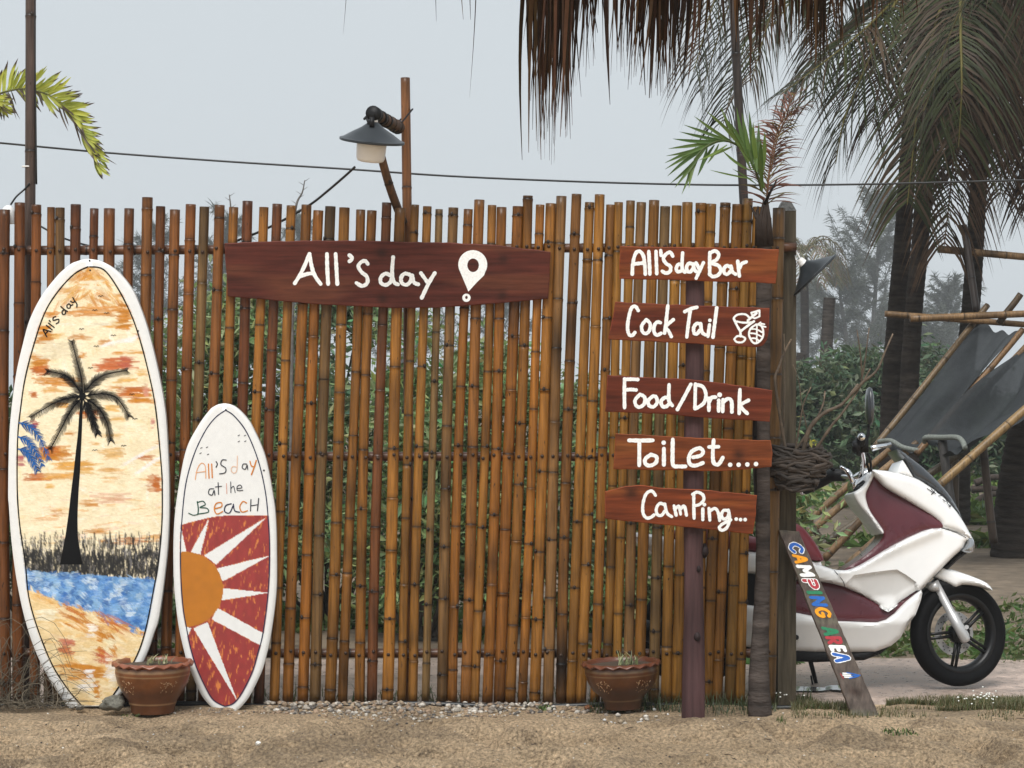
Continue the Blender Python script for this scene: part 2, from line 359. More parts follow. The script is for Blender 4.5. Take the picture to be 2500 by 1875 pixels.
for k, ((tx, ty, w), bx) in enumerate(zip(TOP, BOT)):
    p0 = P(bx, 1714 + (k % 5), FY); p1 = P(tx, ty, FY); r = w / 2 / F * FY * 1.13
    base = (.285, .112, .017) if k > 14 else (.20, .070, .015)
    if k in (33, 40, 41): base = (.22, .088, .018)
    if k in (18, 16, 26, 5, 6): base = (.15, .048, .013)
    if k > 44: base = (.29, .128, .019)
    if k % 9 == 4 or k in (30, 47): base = (.19, .100, .033)
    o = bamboo('pole', p0, p1, r, fence, base=base, seed=100 + k, burn=.93 if k == 41 else (.5 if k % 7 == 3 else 0))
    for (y0, y1) in RAILS:
        ry = y0 + (y1 - y0) * (tx / 1900) + random.uniform(-5, 6); t = (1716 - ry) / (1716 - ty); px = bx + (tx - bx) * t + random.uniform(-3, 3)
        c = P(px, ry, FY - r * 1.0)
        if nail_me is None:
            no = nail_mb.build('nail', M['nail'], o, local=True); nail_me = no.data
        else:
            no = bpy.data.objects.new('nail', nail_me); sc.collection.objects.link(no); no.parent = o
        no.location = Vector(c) - Vector(rootloc(fence))
for i, (y0, y1) in enumerate(RAILS):
    bamboo('rail', P(-40, y0, FY + .052), P(1944 if i == 0 else 1880, y1, FY + .052), .0225, fence, m='bambooh', base=(.17, .07, .03), seed=300 + i, node=.30, n=12, side=False)
mb = MB((.075, .062, .042)); c = P(1919, 1717, FY + .115); w = .084
zt = P(0, 512, FY).z
mb.box((c.x, c.y, zt / 2 - .03), (w, w, zt + .06), col=(.078, .064, .044)); po = mb.build('post', M['greywood'], fence, smooth=False)
po['label'] = 'dark square timber end post with pointed cap'
mb = MB((.12, .12, .115)); mb.add([(c.x + a * (w / 2 + .002) * s, c.y + b * (w / 2 + .002) * s, z) for (s, z) in ((1, zt + .001), (.5, zt + .045), (.3, zt + .05)) for a, b in ((-1, -1), (1, -1), (1, 1), (-1, 1))],
    [(0, 1, 5, 4), (1, 2, 6, 5), (2, 3, 7, 6), (3, 0, 4, 7), (4, 5, 9, 8), (5, 6, 10, 9), (6, 7, 11, 10), (7, 4, 8, 11), (8, 9, 10, 11), (3, 2, 1, 0)])
mb.build('post_cap', M['stone'], po, smooth=False)
# hose along the foot of the fence
def cable(name, pts, r, label, cat, m='hose', n=8, k=8, group=None):
    mb = MB(); p = cr(pts, k); mb.tube(p, r, n); return tag(mb.build(name, M[m], loc=tuple(p[0])), label, cat, group)
cable('hose', [P(x, 1722 + 4 * math.sin(x * .011) + (x > 1500) * 3, FY - .055) * 1 for x in range(-60, 2080, 60)], .0125, 'black hose lying along the foot of the bamboo fence', 'hose')

# ------------------------------------------------------------------ poles, lamps, cords
def solo_bamboo(name, p0, p1, r, label, cat, **k):
    e = empty(name, p0, label, cat); bamboo('cane', p0, p1, r, e, **k); return e
p0 = P(68, 1712, 10.13); p0.z = -.03
e = solo_bamboo('tall_pole', p0, P(74, -60, 10.13), .026, 'tall dark bamboo pole rising behind the left end of the fence', 'pole', base=(.070, .045, .034), seed=501, node=.68, n=14)
mb = MB((.014, .014, .015)); mb.tube([P(89 - 6 * (1 - t), -50 + 500 * t, 10.12) for t in np.linspace(0, 1, 12)], .0045, 6); mb.build('cable', M['hose'], e)
mb = MB((.5, .5, .5)); mb.lathe([(.0275, -.003), (.0285, 0), (.0275, .003)], c=P(68, 407, 10.13), n=16); mb.build('cable_tie', M['opal'], e)
p0 = P(1870, 1712, 10.16); p0.z = -.03
solo_bamboo('tall_pole', p0, P(1792, -60, 10.16), .0225, 'tall dark leaning pole behind the green palm', 'pole', base=(.055, .04, .033), seed=503, node=.62, n=14, bow=.02)
# lamp on the bamboo bracket
lamp = empty('bamboo_lamp_post', P(996, 1716, 10.10), 'thin bamboo lamp post with arm and slanting brace above the fence', 'lamp post')
bamboo('upright', P(1000, 1714, 10.10), P(989, 190, 10.10), .0235, lamp, base=(.20, .078, .026), seed=511, n=12, node=.5)
bamboo('brace', P(985, 545, 10.06), P(918, 345, 9.86), .0205, lamp, base=(.17, .075, .03), seed=512, n=12, node=.16)
bamboo('arm', P(972, 312, 10.06), P(912, 277, 9.62), .030, lamp, base=(.20, .10, .045), seed=513, n=14, node=.12)
mb = MB((.012, .012, .013))
for t in (.05, .15, .5, .72, .9):
    a = np.array(P(972, 312, 10.06)) * (1 - t) + np.array(P(912, 277, 9.62)) * t; b = np.array(P(912, 277, 9.62)) - np.array(P(972, 312, 10.06)); b /= np.linalg.norm(b)
    mb = MB((.012, .012, .013)); mb.tube([a - b * .012, a + b * .012], .0325, 14); mb.build('strap', M['black'], lamp)
a = P(912, 277, 9.615); b = (P(912, 277, 9.62) - P(972, 312, 10.06)).normalized()
mb = MB((.012, .012, .013)); mb.tube([a - b * .03, a + b * .012], .034, 16); mb.build('end_cap', M['black'], lamp); mb = MB((.012, .012, .013))
mb.tube([P(960, 320, 9.9), P(980, 300, 10.02), P(1006, 268, 10.07), P(1008, 266, 10.1), P(985, 285, 10.13), P(965, 305, 10.1)], .004, 6)
mb.build('tie_wire', M['black'], lamp)
def shade_lamp(name, c, axis, R, hgt, label, opal=True, socket=None):
    e = empty(name, c, label, 'lamp'); rot = np.array(Vector((0, 0, -1)).rotation_difference(axis).to_matrix())
    mb = MB(); pr = [(.016, hgt + .006), (.022, hgt), (R * .35, hgt * .72), (R * .65, hgt * .42), (R * .9, hgt * .14), (R, .008), (R * 1.005, 0), (R * .98, -.003), (R * .9, .006), (R * .5, hgt * .5), (.02, hgt - .01)]
    mb.lathe(pr, c=c, n=36, rot=rot); sh = sharpen(mb.build('shade', M['lampmetal'], e))
    if opal:
        mb = MB(); pr = [(.001, -.092), (.05, -.092), (.062, -.088), (.068, -.076), (.071, -.03), (.072, .012), (.001, .014)]
        mb.lathe([(r * .94, z) for r, z in pr], c=c, n=28, rot=rot); mb.build('diffuser', M['opal'], e)
    mb = MB(); mb.lathe([(.001, hgt + .03), (.014, hgt + .03), (.018, hgt + .02), (.02, hgt - .005)], c=c, n=14, rot=rot); mb.build('cap', M['opal'], e)
    return e
L1 = shade_lamp('pendant_lamp', P(908, 345, 9.64), Vector((-.10, .20, -1)).normalized(), .146, .085, 'dark conical lamp with white diffuser hung from the bamboo arm')
mb = MB((.01, .01, .01)); mb.box(P(908, 298, 9.585), (.022, .012, .045)); mb.tube([P(905, 330, 9.64), P(900, 300, 9.6), P(895, 285, 9.62), P(890, 290, 9.66)], .007, 6); mb.build('hook', M['black'], L1)
L2 = shade_lamp('pendant_lamp', P(1991, 673, 10.03), Vector((.70, -.05, -.72)).normalized(), .136, .078, 'black conical lamp tilted on the fence end post', opal=False)
mb = MB((.6, .6, .58)); mb.tube([P(1966, 650, 10.03), P(1958, 640, 10.03)], .02, 12); mb.tube([P(1960, 642, 10.03), P(1946, 618, 10.05), P(1940, 604, 10.1)], .004, 6); mb.tube([P(1957, 645, 10.03), P(1944, 635, 10.05), P(1938, 612, 10.1)], .0035, 6); mb.build('socket', M['opal'], L2)
cable('overhead_wire', [P(x, y, 10.32) for x, y in ((-80, 343), (0, 349), (250, 372), (550, 394), (850, 413), (1100, 430), (1400, 443), (1650, 450), (1850, 452), (2100, 450), (2350, 444), (2600, 437))], .0048, 'long black wire strung across the sky above the fence', 'wire')
cable('lamp_cord', [P(866, 408, 9.66), P(842, 430, 9.74), P(800, 466, 9.88), P(758, 499, 10.03), P(700, 533, 10.06), P(640, 563, 10.06), P(580, 587, 10.06), P(540, 600, 10.05), P(480, 605, 10.06)], .0058, 'black cord running from the hanging lamp down to the fence', 'cord')
cable('pole_cord', [P(26, 500, 10.1), P(40, 480, 10.1), P(60, 462, 10.11), P(72, 448, 10.10)], .0045, 'short grey cord looping from the junction box up the left pole', 'cord')
cable('pole_cord', [P(66, 536, 10.16), P(100, 553, 10.1), P(140, 575, 10.08), P(180, 590, 10.08), P(225, 602, 10.08)], .0045, 'black cord slanting down behind the leftmost fence poles', 'cord')
mb = MB((.30, .31, .31)); c = P(20, 520, 10.06); mb.lathe([(.03, -.05), (.031, 0), (.026, .02), (.012, .034), (.001, .036)], c=c, n=18); tag(mb.build('junction_box', M['opal'], loc=tuple(c)), 'small grey junction box behind the leftmost fence pole', 'box')

# ------------------------------------------------------------------ wooden signs
WHITE = (.82, .82, .80)
def plank(name, outline, Y, th, parent, col, m='redwood', seed=0, to3=None, loc=None, bev=2.0, local=False, knots=()):
    """a board cut to an outline of photo pixels, its face at depth Y"""
    rd = random.Random(seed); n = len(outline); pts = []
    for i in range(n):                                       # slightly uneven sawn edges
        a = np.array(outline[i], float); b = np.array(outline[(i + 1) % n], float); m_ = max(1, int(np.linalg.norm(b - a) / 14))
        for k in range(m_):
            q = a + (b - a) * k / m_; pts.append(q + (np.array([rd.uniform(-.9, .9), rd.uniform(-.9, .9)]) if k else 0))
    n = len(pts); cen = np.mean(pts, axis=0)
    inn = []
    for i in range(n):
        t = pts[(i + 1) % n] - pts[i - 1]; t = t / (np.linalg.norm(t) + 1e-9); nn = np.array([-t[1], t[0]])
        if nn @ (cen - pts[i]) < 0: nn = -nn
        inn.append(pts[i] + nn * bev)
    f3 = to3 or (lambda px, py, off: P(px, py, Y - off))
    mb = MB()
    A = [tuple(f3(*q, 0)) for q in inn]; B = [tuple(f3(*q, -.003)) for q in pts]; Cc = [tuple(f3(*q, -th)) for q in pts]
    col = np.array(col)
    # fill face with a point cloud so that grain tone can vary
    lo = np.min(pts, axis=0); hi = np.max(pts, axis=0); g = []
    for x in np.arange(lo[0], hi[0], 9):
        for y in np.arange(lo[1], hi[1], 7): g.append((x + rd.uniform(-2, 2), y + rd.uniform(-2, 2)))
    res = delaunay_2d_cdt([Vector(q) for q in inn] + [Vector(q) for q in g], [], [list(range(n))], 1, 1e-4)
    V = np.array([(v.x, v.y) for v in res[0]])
    cc = col * (1 + .22 * (vnoise(V[:, 0] * .012, V[:, 1] * .10, seed)[:, None] - .5) * 2)
    band = np.clip((vnoise(V[:, 0] * .004 + 3, V[:, 1] * .035, seed + 5) - .56) * 4, 0, 1)[:, None]
    cc = cc * (1 - band) + np.array([col[0] * 1.35, col[1] * 1.7, col[2] * 1.4]) * band
    for (kx, ky, kr) in knots:
        d = np.hypot(V[:, 0] - kx, (V[:, 1] - ky)) / kr; kk = np.exp(-d ** 2)[:, None] * .85; cc = cc * (1 - kk) + np.array([.02, .008, .005]) * kk
    mb.add([tuple(f3(x, y, 0)) for x, y in V], (), [f for f in res[2] if len(f) == 3], col=cc)
    edge = col * 1.5
    i0 = mb.add(A + B + Cc, [(i, (i + 1) % n, n + (i + 1) % n, n + i) for i in range(n)] + [(n + i, n + (i + 1) % n, 2 * n + (i + 1) % n, 2 * n + i) for i in range(n)], col=edge)
    bk = delaunay_2d_cdt([Vector(q) for q in pts], [], [list(range(n))], 1, 1e-4)
    mb.add([tuple(f3(v.x, v.y, -th)) for v in bk[0]], (), [f[::-1] for f in bk[2] if len(f) == 3], col=col)
    return mb.build(name, M[m], parent, smooth=False, loc=loc, local=local)
def cv(ox, oy, s): return lambda pts: [(ox + u / s, oy + v / s) for u, v in pts]
# long board on the fence
c5 = cv(500, 550, 2.458); SY = 9.945
big = empty('board_sign', P(945, 740, SY), 'long dark red wooden sign with location pin hung high on the fence', 'sign')
plank('board', c5([(118, 108), (340, 98), (560, 93), (850, 90), (1130, 97), (1500, 105), (1700, 116), (1850, 130), (2075, 160), (2070, 300), (2060, 440), (1750, 470), (1400, 495), (1150, 498), (1000, 490), (700, 476), (500, 460), (300, 440), (135, 425), (128, 260)]),
      SY, .026, big, (.070, .017, .0105), seed=3, knots=c5([(1060, 165)]) and [(c5([(1060, 165)])[0][0], c5([(1060, 165)])[0][1], 13), (c5([(1065, 440)])[0][0], c5([(1065, 440)])[0][1], 12), (c5([(1790, 200)])[0][0], c5([(1790, 200)])[0][1], 11), (c5([(1785, 420)])[0][0], c5([(1785, 420)])[0][1], 11)])
ink = Ink(lambda px, py, o: P(px, py, SY - o))
for s_ in ([(628, 172), (600, 240), (570, 300), (540, 348)], [(628, 172), (642, 250), (662, 305), (695, 352)], [(575, 305), (615, 292), (650, 287)], [(733, 172), (735, 260), (740, 352)], [(785, 172), (790, 260), (795, 352)],
           [(868, 180), (882, 192), (880, 206), (868, 216)], [(978, 232), (962, 214), (937, 222), (922, 248), (942, 282), (972, 308), (975, 345), (945, 364), (910, 346)],
           [(1115, 302), (1085, 290), (1057, 312), (1057, 345), (1085, 358), (1112, 342), (1124, 312)], [(1130, 192), (1124, 285), (1135, 340), (1160, 355)],
           [(1232, 297), (1200, 290), (1179, 312), (1182, 345), (1210, 357), (1235, 335), (1240, 300)], [(1245, 302), (1255, 342), (1280, 354)], [(1297, 287), (1335, 340)], [(1380, 287), (1345, 345), (1302, 435)]):
    ink.stroke(c5(s_), 9.3, WHITE)
ca = [(1608 + 87 * math.cos(math.radians(a)), 236 + 87 * math.sin(math.radians(a))) for a in range(152, 152 + 246, 12)]
outl = ca + [(1676, 300), (1630, 345), (1582, 398), (1562, 350)]
hole = [(1610 + 35 * math.cos(math.radians(a)), 240 + 41 * math.sin(math.radians(a))) for a in range(0, 360, 20)]
def ring_poly(ink, o, h, col):
    n, m_ = len(o), len(h); pts = [Vector(q) for q in o + h]
    r = delaunay_2d_cdt(pts, [], [list(range(n)), list(range(n + m_ - 1, n - 1, -1))], 1, 1e-5)
    hc = np.mean(h, axis=0); tri = []
    for f in r[2]:
        cx = np.mean([[r[0][i].x, r[0][i].y] for i in f], axis=0)
        rr = [math.hypot(r[0][i].x - hc[0], r[0][i].y - hc[1]) for i in f]
        hr = max(math.hypot(q[0] - hc[0], q[1] - hc[1]) for q in h)
        if len(f) == 3 and not (max(rr) <= hr * 1.02): tri.append(f)
    ink.mb.add([tuple(ink.to3(v.x, v.y, ink.off + .0003)) for v in r[0]], (), tri, col=col); ink.nxt()
ink.build('lettering', big); ink = Ink(lambda px, py, o: P(px, py, SY - o))
ring_poly(ink, c5(outl), c5(hole), WHITE); ink.build('location_pin', big); ink = Ink(lambda px, py, o: P(px, py, SY - o))
ring_poly(ink, c5([(1570 + 25 * math.cos(a), 435 + 25 * math.sin(a)) for a in np.linspace(0, 6.28, 18, endpoint=False)]), c5([(1570 + 8 * math.cos(a), 433 + 10 * math.sin(a)) for a in np.linspace(0, 6.28, 10, endpoint=False)]), WHITE)
ink.build('pin_ring', big)
# sign post with five boards
PY = 9.56; QY = 9.50
sp = empty('signpost', P(1694, 1756, PY), 'purple-brown wooden signpost carrying five hand-lettered red boards', 'signpost')
mb = MB(); path = []; rad = []; cols = []
for t in np.linspace(0, 1, 60):
    py = 1768 + (640 - 1768) * t; path.append(P(1692 + 4 * t + 1.2 * math.sin(t * 9), py, PY + .01)); rad.append((25.5 + 2.2 * math.sin(t * 14) * (1 - t) - 3 * t + 3 * math.exp(-t * 12)) / F * PY)
    cols.append(np.array([.064, .033, .033]) * (1 + .25 * math.sin(t * 23)))
mb.tube(path, rad, 18, True, cols=cols, flat=.9)
for (kx, ky, kr, dy) in ((1702, 1555, .016, 0), (1706, 1390, .010, 0), (1721, 1346, .018, .03)):
    q = P(kx, ky, PY - .032 + dy); mb.tube([q + Vector((0, .02, -kr * 1.6)), q + Vector((0, .004, -kr * .3)), q + Vector((0, .004, kr * .5)), q + Vector((0, .02, kr * 1.8))], [kr * .4, kr, kr * .9, kr * .3], 10, True, col=(.02, .012, .012))
mb.build('post', M['postwood'], sp)
c7 = cv(1440, 580, 4.148); c8 = cv(1440, 900, 3.771)
RW = (.135, .030, .009); RW2 = (.10, .021, .009)
def sign(outline, strokes, dots, w, col, label, seed, cvt, extra=None, knots=(), dr=6):
    o = plank('sign_board', cvt(outline), QY, .022, sp, col, seed=seed, knots=knots); o['label'] = label
    ink = Ink(lambda px, py, of: P(px, py, QY - of))
    for s_ in strokes: ink.stroke(cvt(s_), w, WHITE)
    for d in dots: ink.disc(cvt([d])[0], dr, WHITE)
    if extra: extra(ink)
    ink.build('lettering', o)
    mb = MB()
    for (u, v) in (outline[0], outline[-1]):
        pass
    return o
sign([(305, 85), (700, 96), (1200, 100), (1915, 118), (1900, 300), (1880, 465), (1600, 452), (1240, 445), (800, 428), (300, 418), (298, 250)],
     [[(430, 370), (436, 260), (462, 165), (500, 138), (540, 180), (556, 270), (562, 370)], [(440, 268), (500, 262), (555, 255)], [(597, 140), (603, 250), (608, 370)], [(670, 140), (674, 250), (678, 365)], [(718, 130), (722, 180)],
      [(840, 188), (815, 150), (775, 165), (745, 212), (772, 262), (815, 292), (812, 342), (770, 360), (733, 340)], [(930, 278), (897, 272), (875, 312), (892, 346), (930, 335)], [(940, 155), (934, 260), (938, 320), (962, 348)],
      [(1040, 268), (1003, 262), (980, 300), (990, 342), (1020, 345), (1045, 312)], [(1048, 268), (1056, 320), (1078, 345)], [(1075, 255), (1110, 318)], [(1150, 255), (1115, 330), (1077, 412)],
      [(1215, 150), (1213, 270), (1215, 375)], [(1215, 160), (1265, 135), (1305, 168), (1285, 222), (1228, 258), (1300, 282), (1326, 332), (1298, 380), (1245, 395), (1212, 368)],
      [(1425, 300), (1390, 285), (1360, 312), (1362, 358), (1395, 370), (1428, 335)], [(1430, 290), (1443, 345), (1475, 370)], [(1498, 240), (1506, 320), (1515, 390)], [(1515, 312), (1540, 265), (1585, 246)]],
     [], 8.8, RW, 'top red board of the signpost reading Bar', 21, c7)
def cocktail(ink):
    for s_, w in (([(1470, 850), (1458, 815), (1500, 780), (1575, 778), (1615, 815), (1600, 845)], 5), ([(1490, 850), (1560, 862), (1640, 858)], 5), ([(1458, 820), (1490, 890), (1525, 950)], 6), ([(1662, 848), (1590, 900), (1525, 950)], 6), ([(1525, 950), (1526, 1000)], 6),
                  ([(1463, 1030), (1490, 1000), (1540, 1000), (1574, 1025), (1545, 1058), (1490, 1058), (1463, 1030)], 5), ([(1600, 838), (1645, 800), (1690, 765)], 6), ([(1635, 762), (1718, 737)], 4.5), ([(1718, 737), (1718, 798)], 4.5), ([(1718, 798), (1662, 816), (1637, 765)], 4.5),
                  ([(1685, 880), (1630, 920), (1612, 985), (1650, 1060), (1700, 1065), (1750, 1010), (1755, 940), (1730, 890), (1685, 880)], 5), ([(1640, 925), (1690, 930), (1745, 960)], 4), ([(1618, 968), (1680, 975), (1752, 1010)], 4), ([(1632, 1020), (1680, 1022), (1720, 1050)], 4), ([(1692, 890), (1690, 1060)], 4),
                  ([(1700, 880), (1730, 858)], 4), ([(1722, 890), (1780, 905)], 4), ([(1735, 872), (1768, 878)], 4)):
        ink.stroke(c7(s_), w, WHITE)
sign([(258, 650), (700, 672), (1200, 690), (1820, 712), (1815, 900), (1795, 1030), (1755, 1092), (1690, 1110), (1200, 1085), (700, 1058), (185, 1030), (222, 840)],
     [[(490, 738), (460, 697), (420, 717), (392, 820), (382, 915), (397, 980), (430, 990), (455, 962)], [(572, 832), (527, 890), (532, 950), (567, 972), (604, 940), (610, 872), (572, 832)], [(715, 862), (682, 856), (652, 895), (652, 958), (680, 988), (720, 970)],
      [(790, 690), (775, 830), (757, 968)], [(845, 832), (772, 900), (800, 950), (825, 1002)], [(962, 750), (1020, 722), (1085, 706)], [(1018, 730), (1000, 860), (982, 1008)], [(1120, 877), (1082, 871), (1052, 912), (1057, 968), (1085, 975), (1112, 940)], [(1122, 872), (1135, 955), (1170, 985)],
      [(1212, 882), (1196, 1002)], [(1285, 712), (1266, 860), (1247, 1008)]], [(1216, 838)], 8.6, RW2, 'red signpost board with a cocktail glass and pineapple drawing', 22, c7, cocktail, dr=4.5)
sign([(160, 58), (500, 80), (900, 95), (1200, 130), (1680, 200), (1672, 340), (1655, 490), (1200, 460), (700, 420), (140, 395), (150, 220)],
     [[(320, 95), (318, 230), (320, 360)], [(320, 100), (380, 97), (440, 100)], [(325, 197), (375, 192), (425, 196)], [(462, 237), (417, 290), (427, 340), (462, 353), (503, 320), (503, 262), (462, 237)], [(582, 252), (537, 295), (547, 340), (588, 350), (620, 310), (610, 262), (582, 252)],
      [(730, 272), (692, 266), (656, 300), (667, 344), (700, 350), (735, 320)], [(730, 147), (728, 290), (760, 340)], [(930, 145), (870, 260), (807, 375)], [(972, 142), (970, 260), (968, 368)], [(972, 147), (1040, 167), (1069, 240), (1048, 318), (972, 370)],
      [(1097, 272), (1096, 385)], [(1097, 312), (1120, 268), (1160, 262)], [(1187, 292), (1186, 390)], [(1227, 287), (1223, 395)], [(1227, 312), (1270, 277), (1304, 300), (1308, 398)], [(1382, 192), (1378, 300), (1375, 413)], [(1460, 292), (1387, 342), (1450, 413)]],
     [(1195, 241)], 8.9, RW2, 'third red signpost board, reading Food/Drink', 23, c8)
sign([(235, 595), (480, 605), (700, 620), (1200, 645), (1665, 660), (1682, 780), (1672, 905), (1200, 945), (700, 935), (215, 925), (228, 760)],
     [[(362, 660), (470, 662), (580, 660)], [(456, 667), (455, 890)], [(562, 792), (512, 830), (512, 875), (555, 893), (608, 865), (613, 812), (562, 792)], [(682, 737), (682, 885)], [(764, 652), (762, 780), (767, 888), (820, 900), (880, 900)],
      [(950, 816), (1020, 800), (1043, 762), (1008, 732), (940, 762), (912, 820), (922, 878), (970, 893), (1040, 868)], [(1140, 657), (1132, 790), (1142, 868), (1185, 880), (1224, 820)], [(1097, 721), (1185, 719)]],
     [(680, 682), (1292, 885), (1370, 885), (1450, 882), (1530, 878)], 9.6, (.14, .036, .010), 'fourth red signpost board, reading Toilet', 24, c8, knots=[(c8([(1370, 790)])[0][0], c8([(1370, 790)])[0][1], 15)], dr=5.6)
sign([(140, 1130), (240, 1105), (330, 1080), (450, 1070), (700, 1100), (1000, 1110), (1540, 1165), (1530, 1330), (1500, 1525), (1000, 1470), (500, 1420), (140, 1380), (138, 1250)],
     [[(605, 1167), (570, 1127), (520, 1152), (490, 1240), (490, 1328), (520, 1373), (560, 1370), (590, 1347)], [(687, 1252), (642, 1242), (612, 1290), (622, 1343), (660, 1350), (690, 1312)], [(690, 1247), (712, 1330), (755, 1363)],
      [(775, 1262), (795, 1350)], [(786, 1292), (820, 1267), (836, 1340)], [(836, 1292), (870, 1267), (890, 1350)], [(957, 1152), (957, 1270), (960, 1378)], [(945, 1157), (990, 1137), (1040, 1162), (1048, 1210), (1010, 1250), (965, 1262)], [(1040, 1292), (1040, 1390)],
      [(1097, 1287), (1105, 1395)], [(1105, 1312), (1150, 1287), (1180, 1320), (1195, 1398)], [(1272, 1307), (1232, 1306), (1212, 1345), (1227, 1383), (1263, 1373), (1280, 1335)], [(1275, 1302), (1286, 1380), (1265, 1458), (1220, 1488), (1192, 1465), (1222, 1430), (1298, 1392)]],
     [(1055, 1252), (1348, 1385), (1388, 1390), (1430, 1390)], 7.8, RW, 'lowest red signpost board, reading Camping', 25, c8, knots=[(c8([(385, 1140)])[0][0], c8([(385, 1140)])[0][1], 17)], dr=4.6)

# ------------------------------------------------------------------ leaning CAMPING AREA plank
TLp, TRp, BRp, BLp = P(1902, 1294, 9.975), P(1950, 1295, 9.975), P(2146, 1750, 9.66), P(2085, 1750, 9.66)
for q in (BRp, BLp): q.z -= .0
nrm = (TRp - TLp).cross(BLp - TLp).normalized(); 
if nrm.y > 0: nrm = -nrm
def pl3(s, t, off): return (TLp * (1 - s) + TRp * s) * (1 - t) + (BLp * (1 - s) + BRp * s) * t + nrm * off
cp = empty('leaning_plank_sign', P(2115, 1750, 9.66), 'narrow grey plank with colourful letters leaning on the fence post', 'sign')
o = plank('plank', [(0, 0), (48, 2), (50, 460), (-2, 462)], 0, .024, cp, (.085, .066, .055), m='greywood', seed=31, to3=lambda x, y, off: pl3(x / 48, y / 460, off), bev=1.0, knots=[(22, 400, 12)])
ink = Ink(lambda x, y, off: pl3(x, y, off))
BL, OR, RD, GR, WH, NV = lin('2f5fae'), lin('e79a26'), lin('a83a42'), lin('2f7a57'), (.8, .8, .78), lin('2b62b0')
GL = dict(C=[[(.9, .8), (.6, .98), (.25, .85), (.05, .5), (.25, .15), (.6, .02), (.9, .2)]], A=[[(0, 0), (.25, .6), (.5, 1), (.75, .6), (1, 0)], [(.2, .32), (.8, .32)]], M=[[(0, 0), (.05, 1)], [(.05, 1), (.5, .4)], [(.5, .4), (.95, 1)], [(.95, 1), (1, 0)]],
          P=[[(.1, 0), (.1, 1)], [(.1, .95), (.7, .95), (.95, .72), (.7, .48), (.1, .45)]], I=[[(.5, 0), (.5, 1)]], N=[[(0, 0), (.05, 1)], [(.05, 1), (.95, 0)], [(.95, 0), (1, 1)]], G=[[(.9, .85), (.55, 1), (.15, .8), (.05, .4), (.35, .03), (.8, .1), (.92, .42), (.55, .45)]],
          R=[[(.1, 0), (.1, 1)], [(.1, .95), (.7, .95), (.9, .72), (.65, .5), (.1, .48)], [(.4, .48), (.95, 0)]], E=[[(.1, 0), (.1, 1)], [(.1, .97), (.9, .97)], [(.1, .5), (.8, .5)], [(.1, .03), (.9, .03)]])
def tmap(v): return (v - 47) / 1505.0
for ch, v0, v1, col, outl in (('C', 148, 245, BL, 1), ('A', 250, 322, OR, 0), ('M', 336, 432, WH, 0), ('P', 447, 535, RD, 1), ('I', 545, 577, GR, 0), ('N', 592, 672, NV, 0), ('G', 680, 770, OR, 0), ('A', 842, 908, GR, 0), ('R', 914, 980, RD, 0), ('E', 990, 1038, WH, 0), ('A', 1050, 1122, BL, 1)):
    if v0 == 842: ink.build('lettering', o); ink = Ink(lambda x, y, off: pl3(x, y, off))
    v0, v1 = tmap(v0), tmap(v1)
    for wk, cc in (((1.55, WH), (1.0, col)) if outl else ((1.0, col),)):
        for g in GL[ch]:
            # width is in plank-width units; t axis is 9.5 times longer than s
            pts = [(.20 + .58 * gy, v0 + (v1 - v0) * (.12 + .76 * gx)) for gx, gy in g]
            p = cr(pts, 6); 
            pp = np.stack([p[:, 0], p[:, 1] * 9.0], 1)
            t3 = ink.to3; ink.to3 = lambda x, y, off: pl3(x, y / 9.0, off)
            ink.stroke([tuple(q) for q in pp[::3]] + ([tuple(pp[-1])] if (len(pp) - 1) % 3 else []), (.15 if ch not in 'IME' else .17) * wk, cc, k=3)
            ink.to3 = t3
ink.build('lettering', o); ink = Ink(lambda x, y, off: pl3(x, y, off))
for a, b, c, w in ((1210, .28, WH, .07), (1225, .24, WH, .07), (1240, .28, WH, .07)):
    ink.to3 = lambda x, y, off: pl3(x, y / 9.0, off); ink.stroke([(b, tmap(a) * 9), (b + .3, tmap(a + 2) * 9)], w, c)
ink.stroke([(.45, tmap(1205) * 9), (.9, tmap(1228) * 9), (.45, tmap(1250) * 9)], .05, NV); ink.stroke([(.6, tmap(1228) * 9), (.95, tmap(1225) * 9)], .05, NV); ink.stroke([(.15, tmap(1215) * 9), (.2, tmap(1250) * 9)], .04, RD)
ink.build('tent_drawing', o)

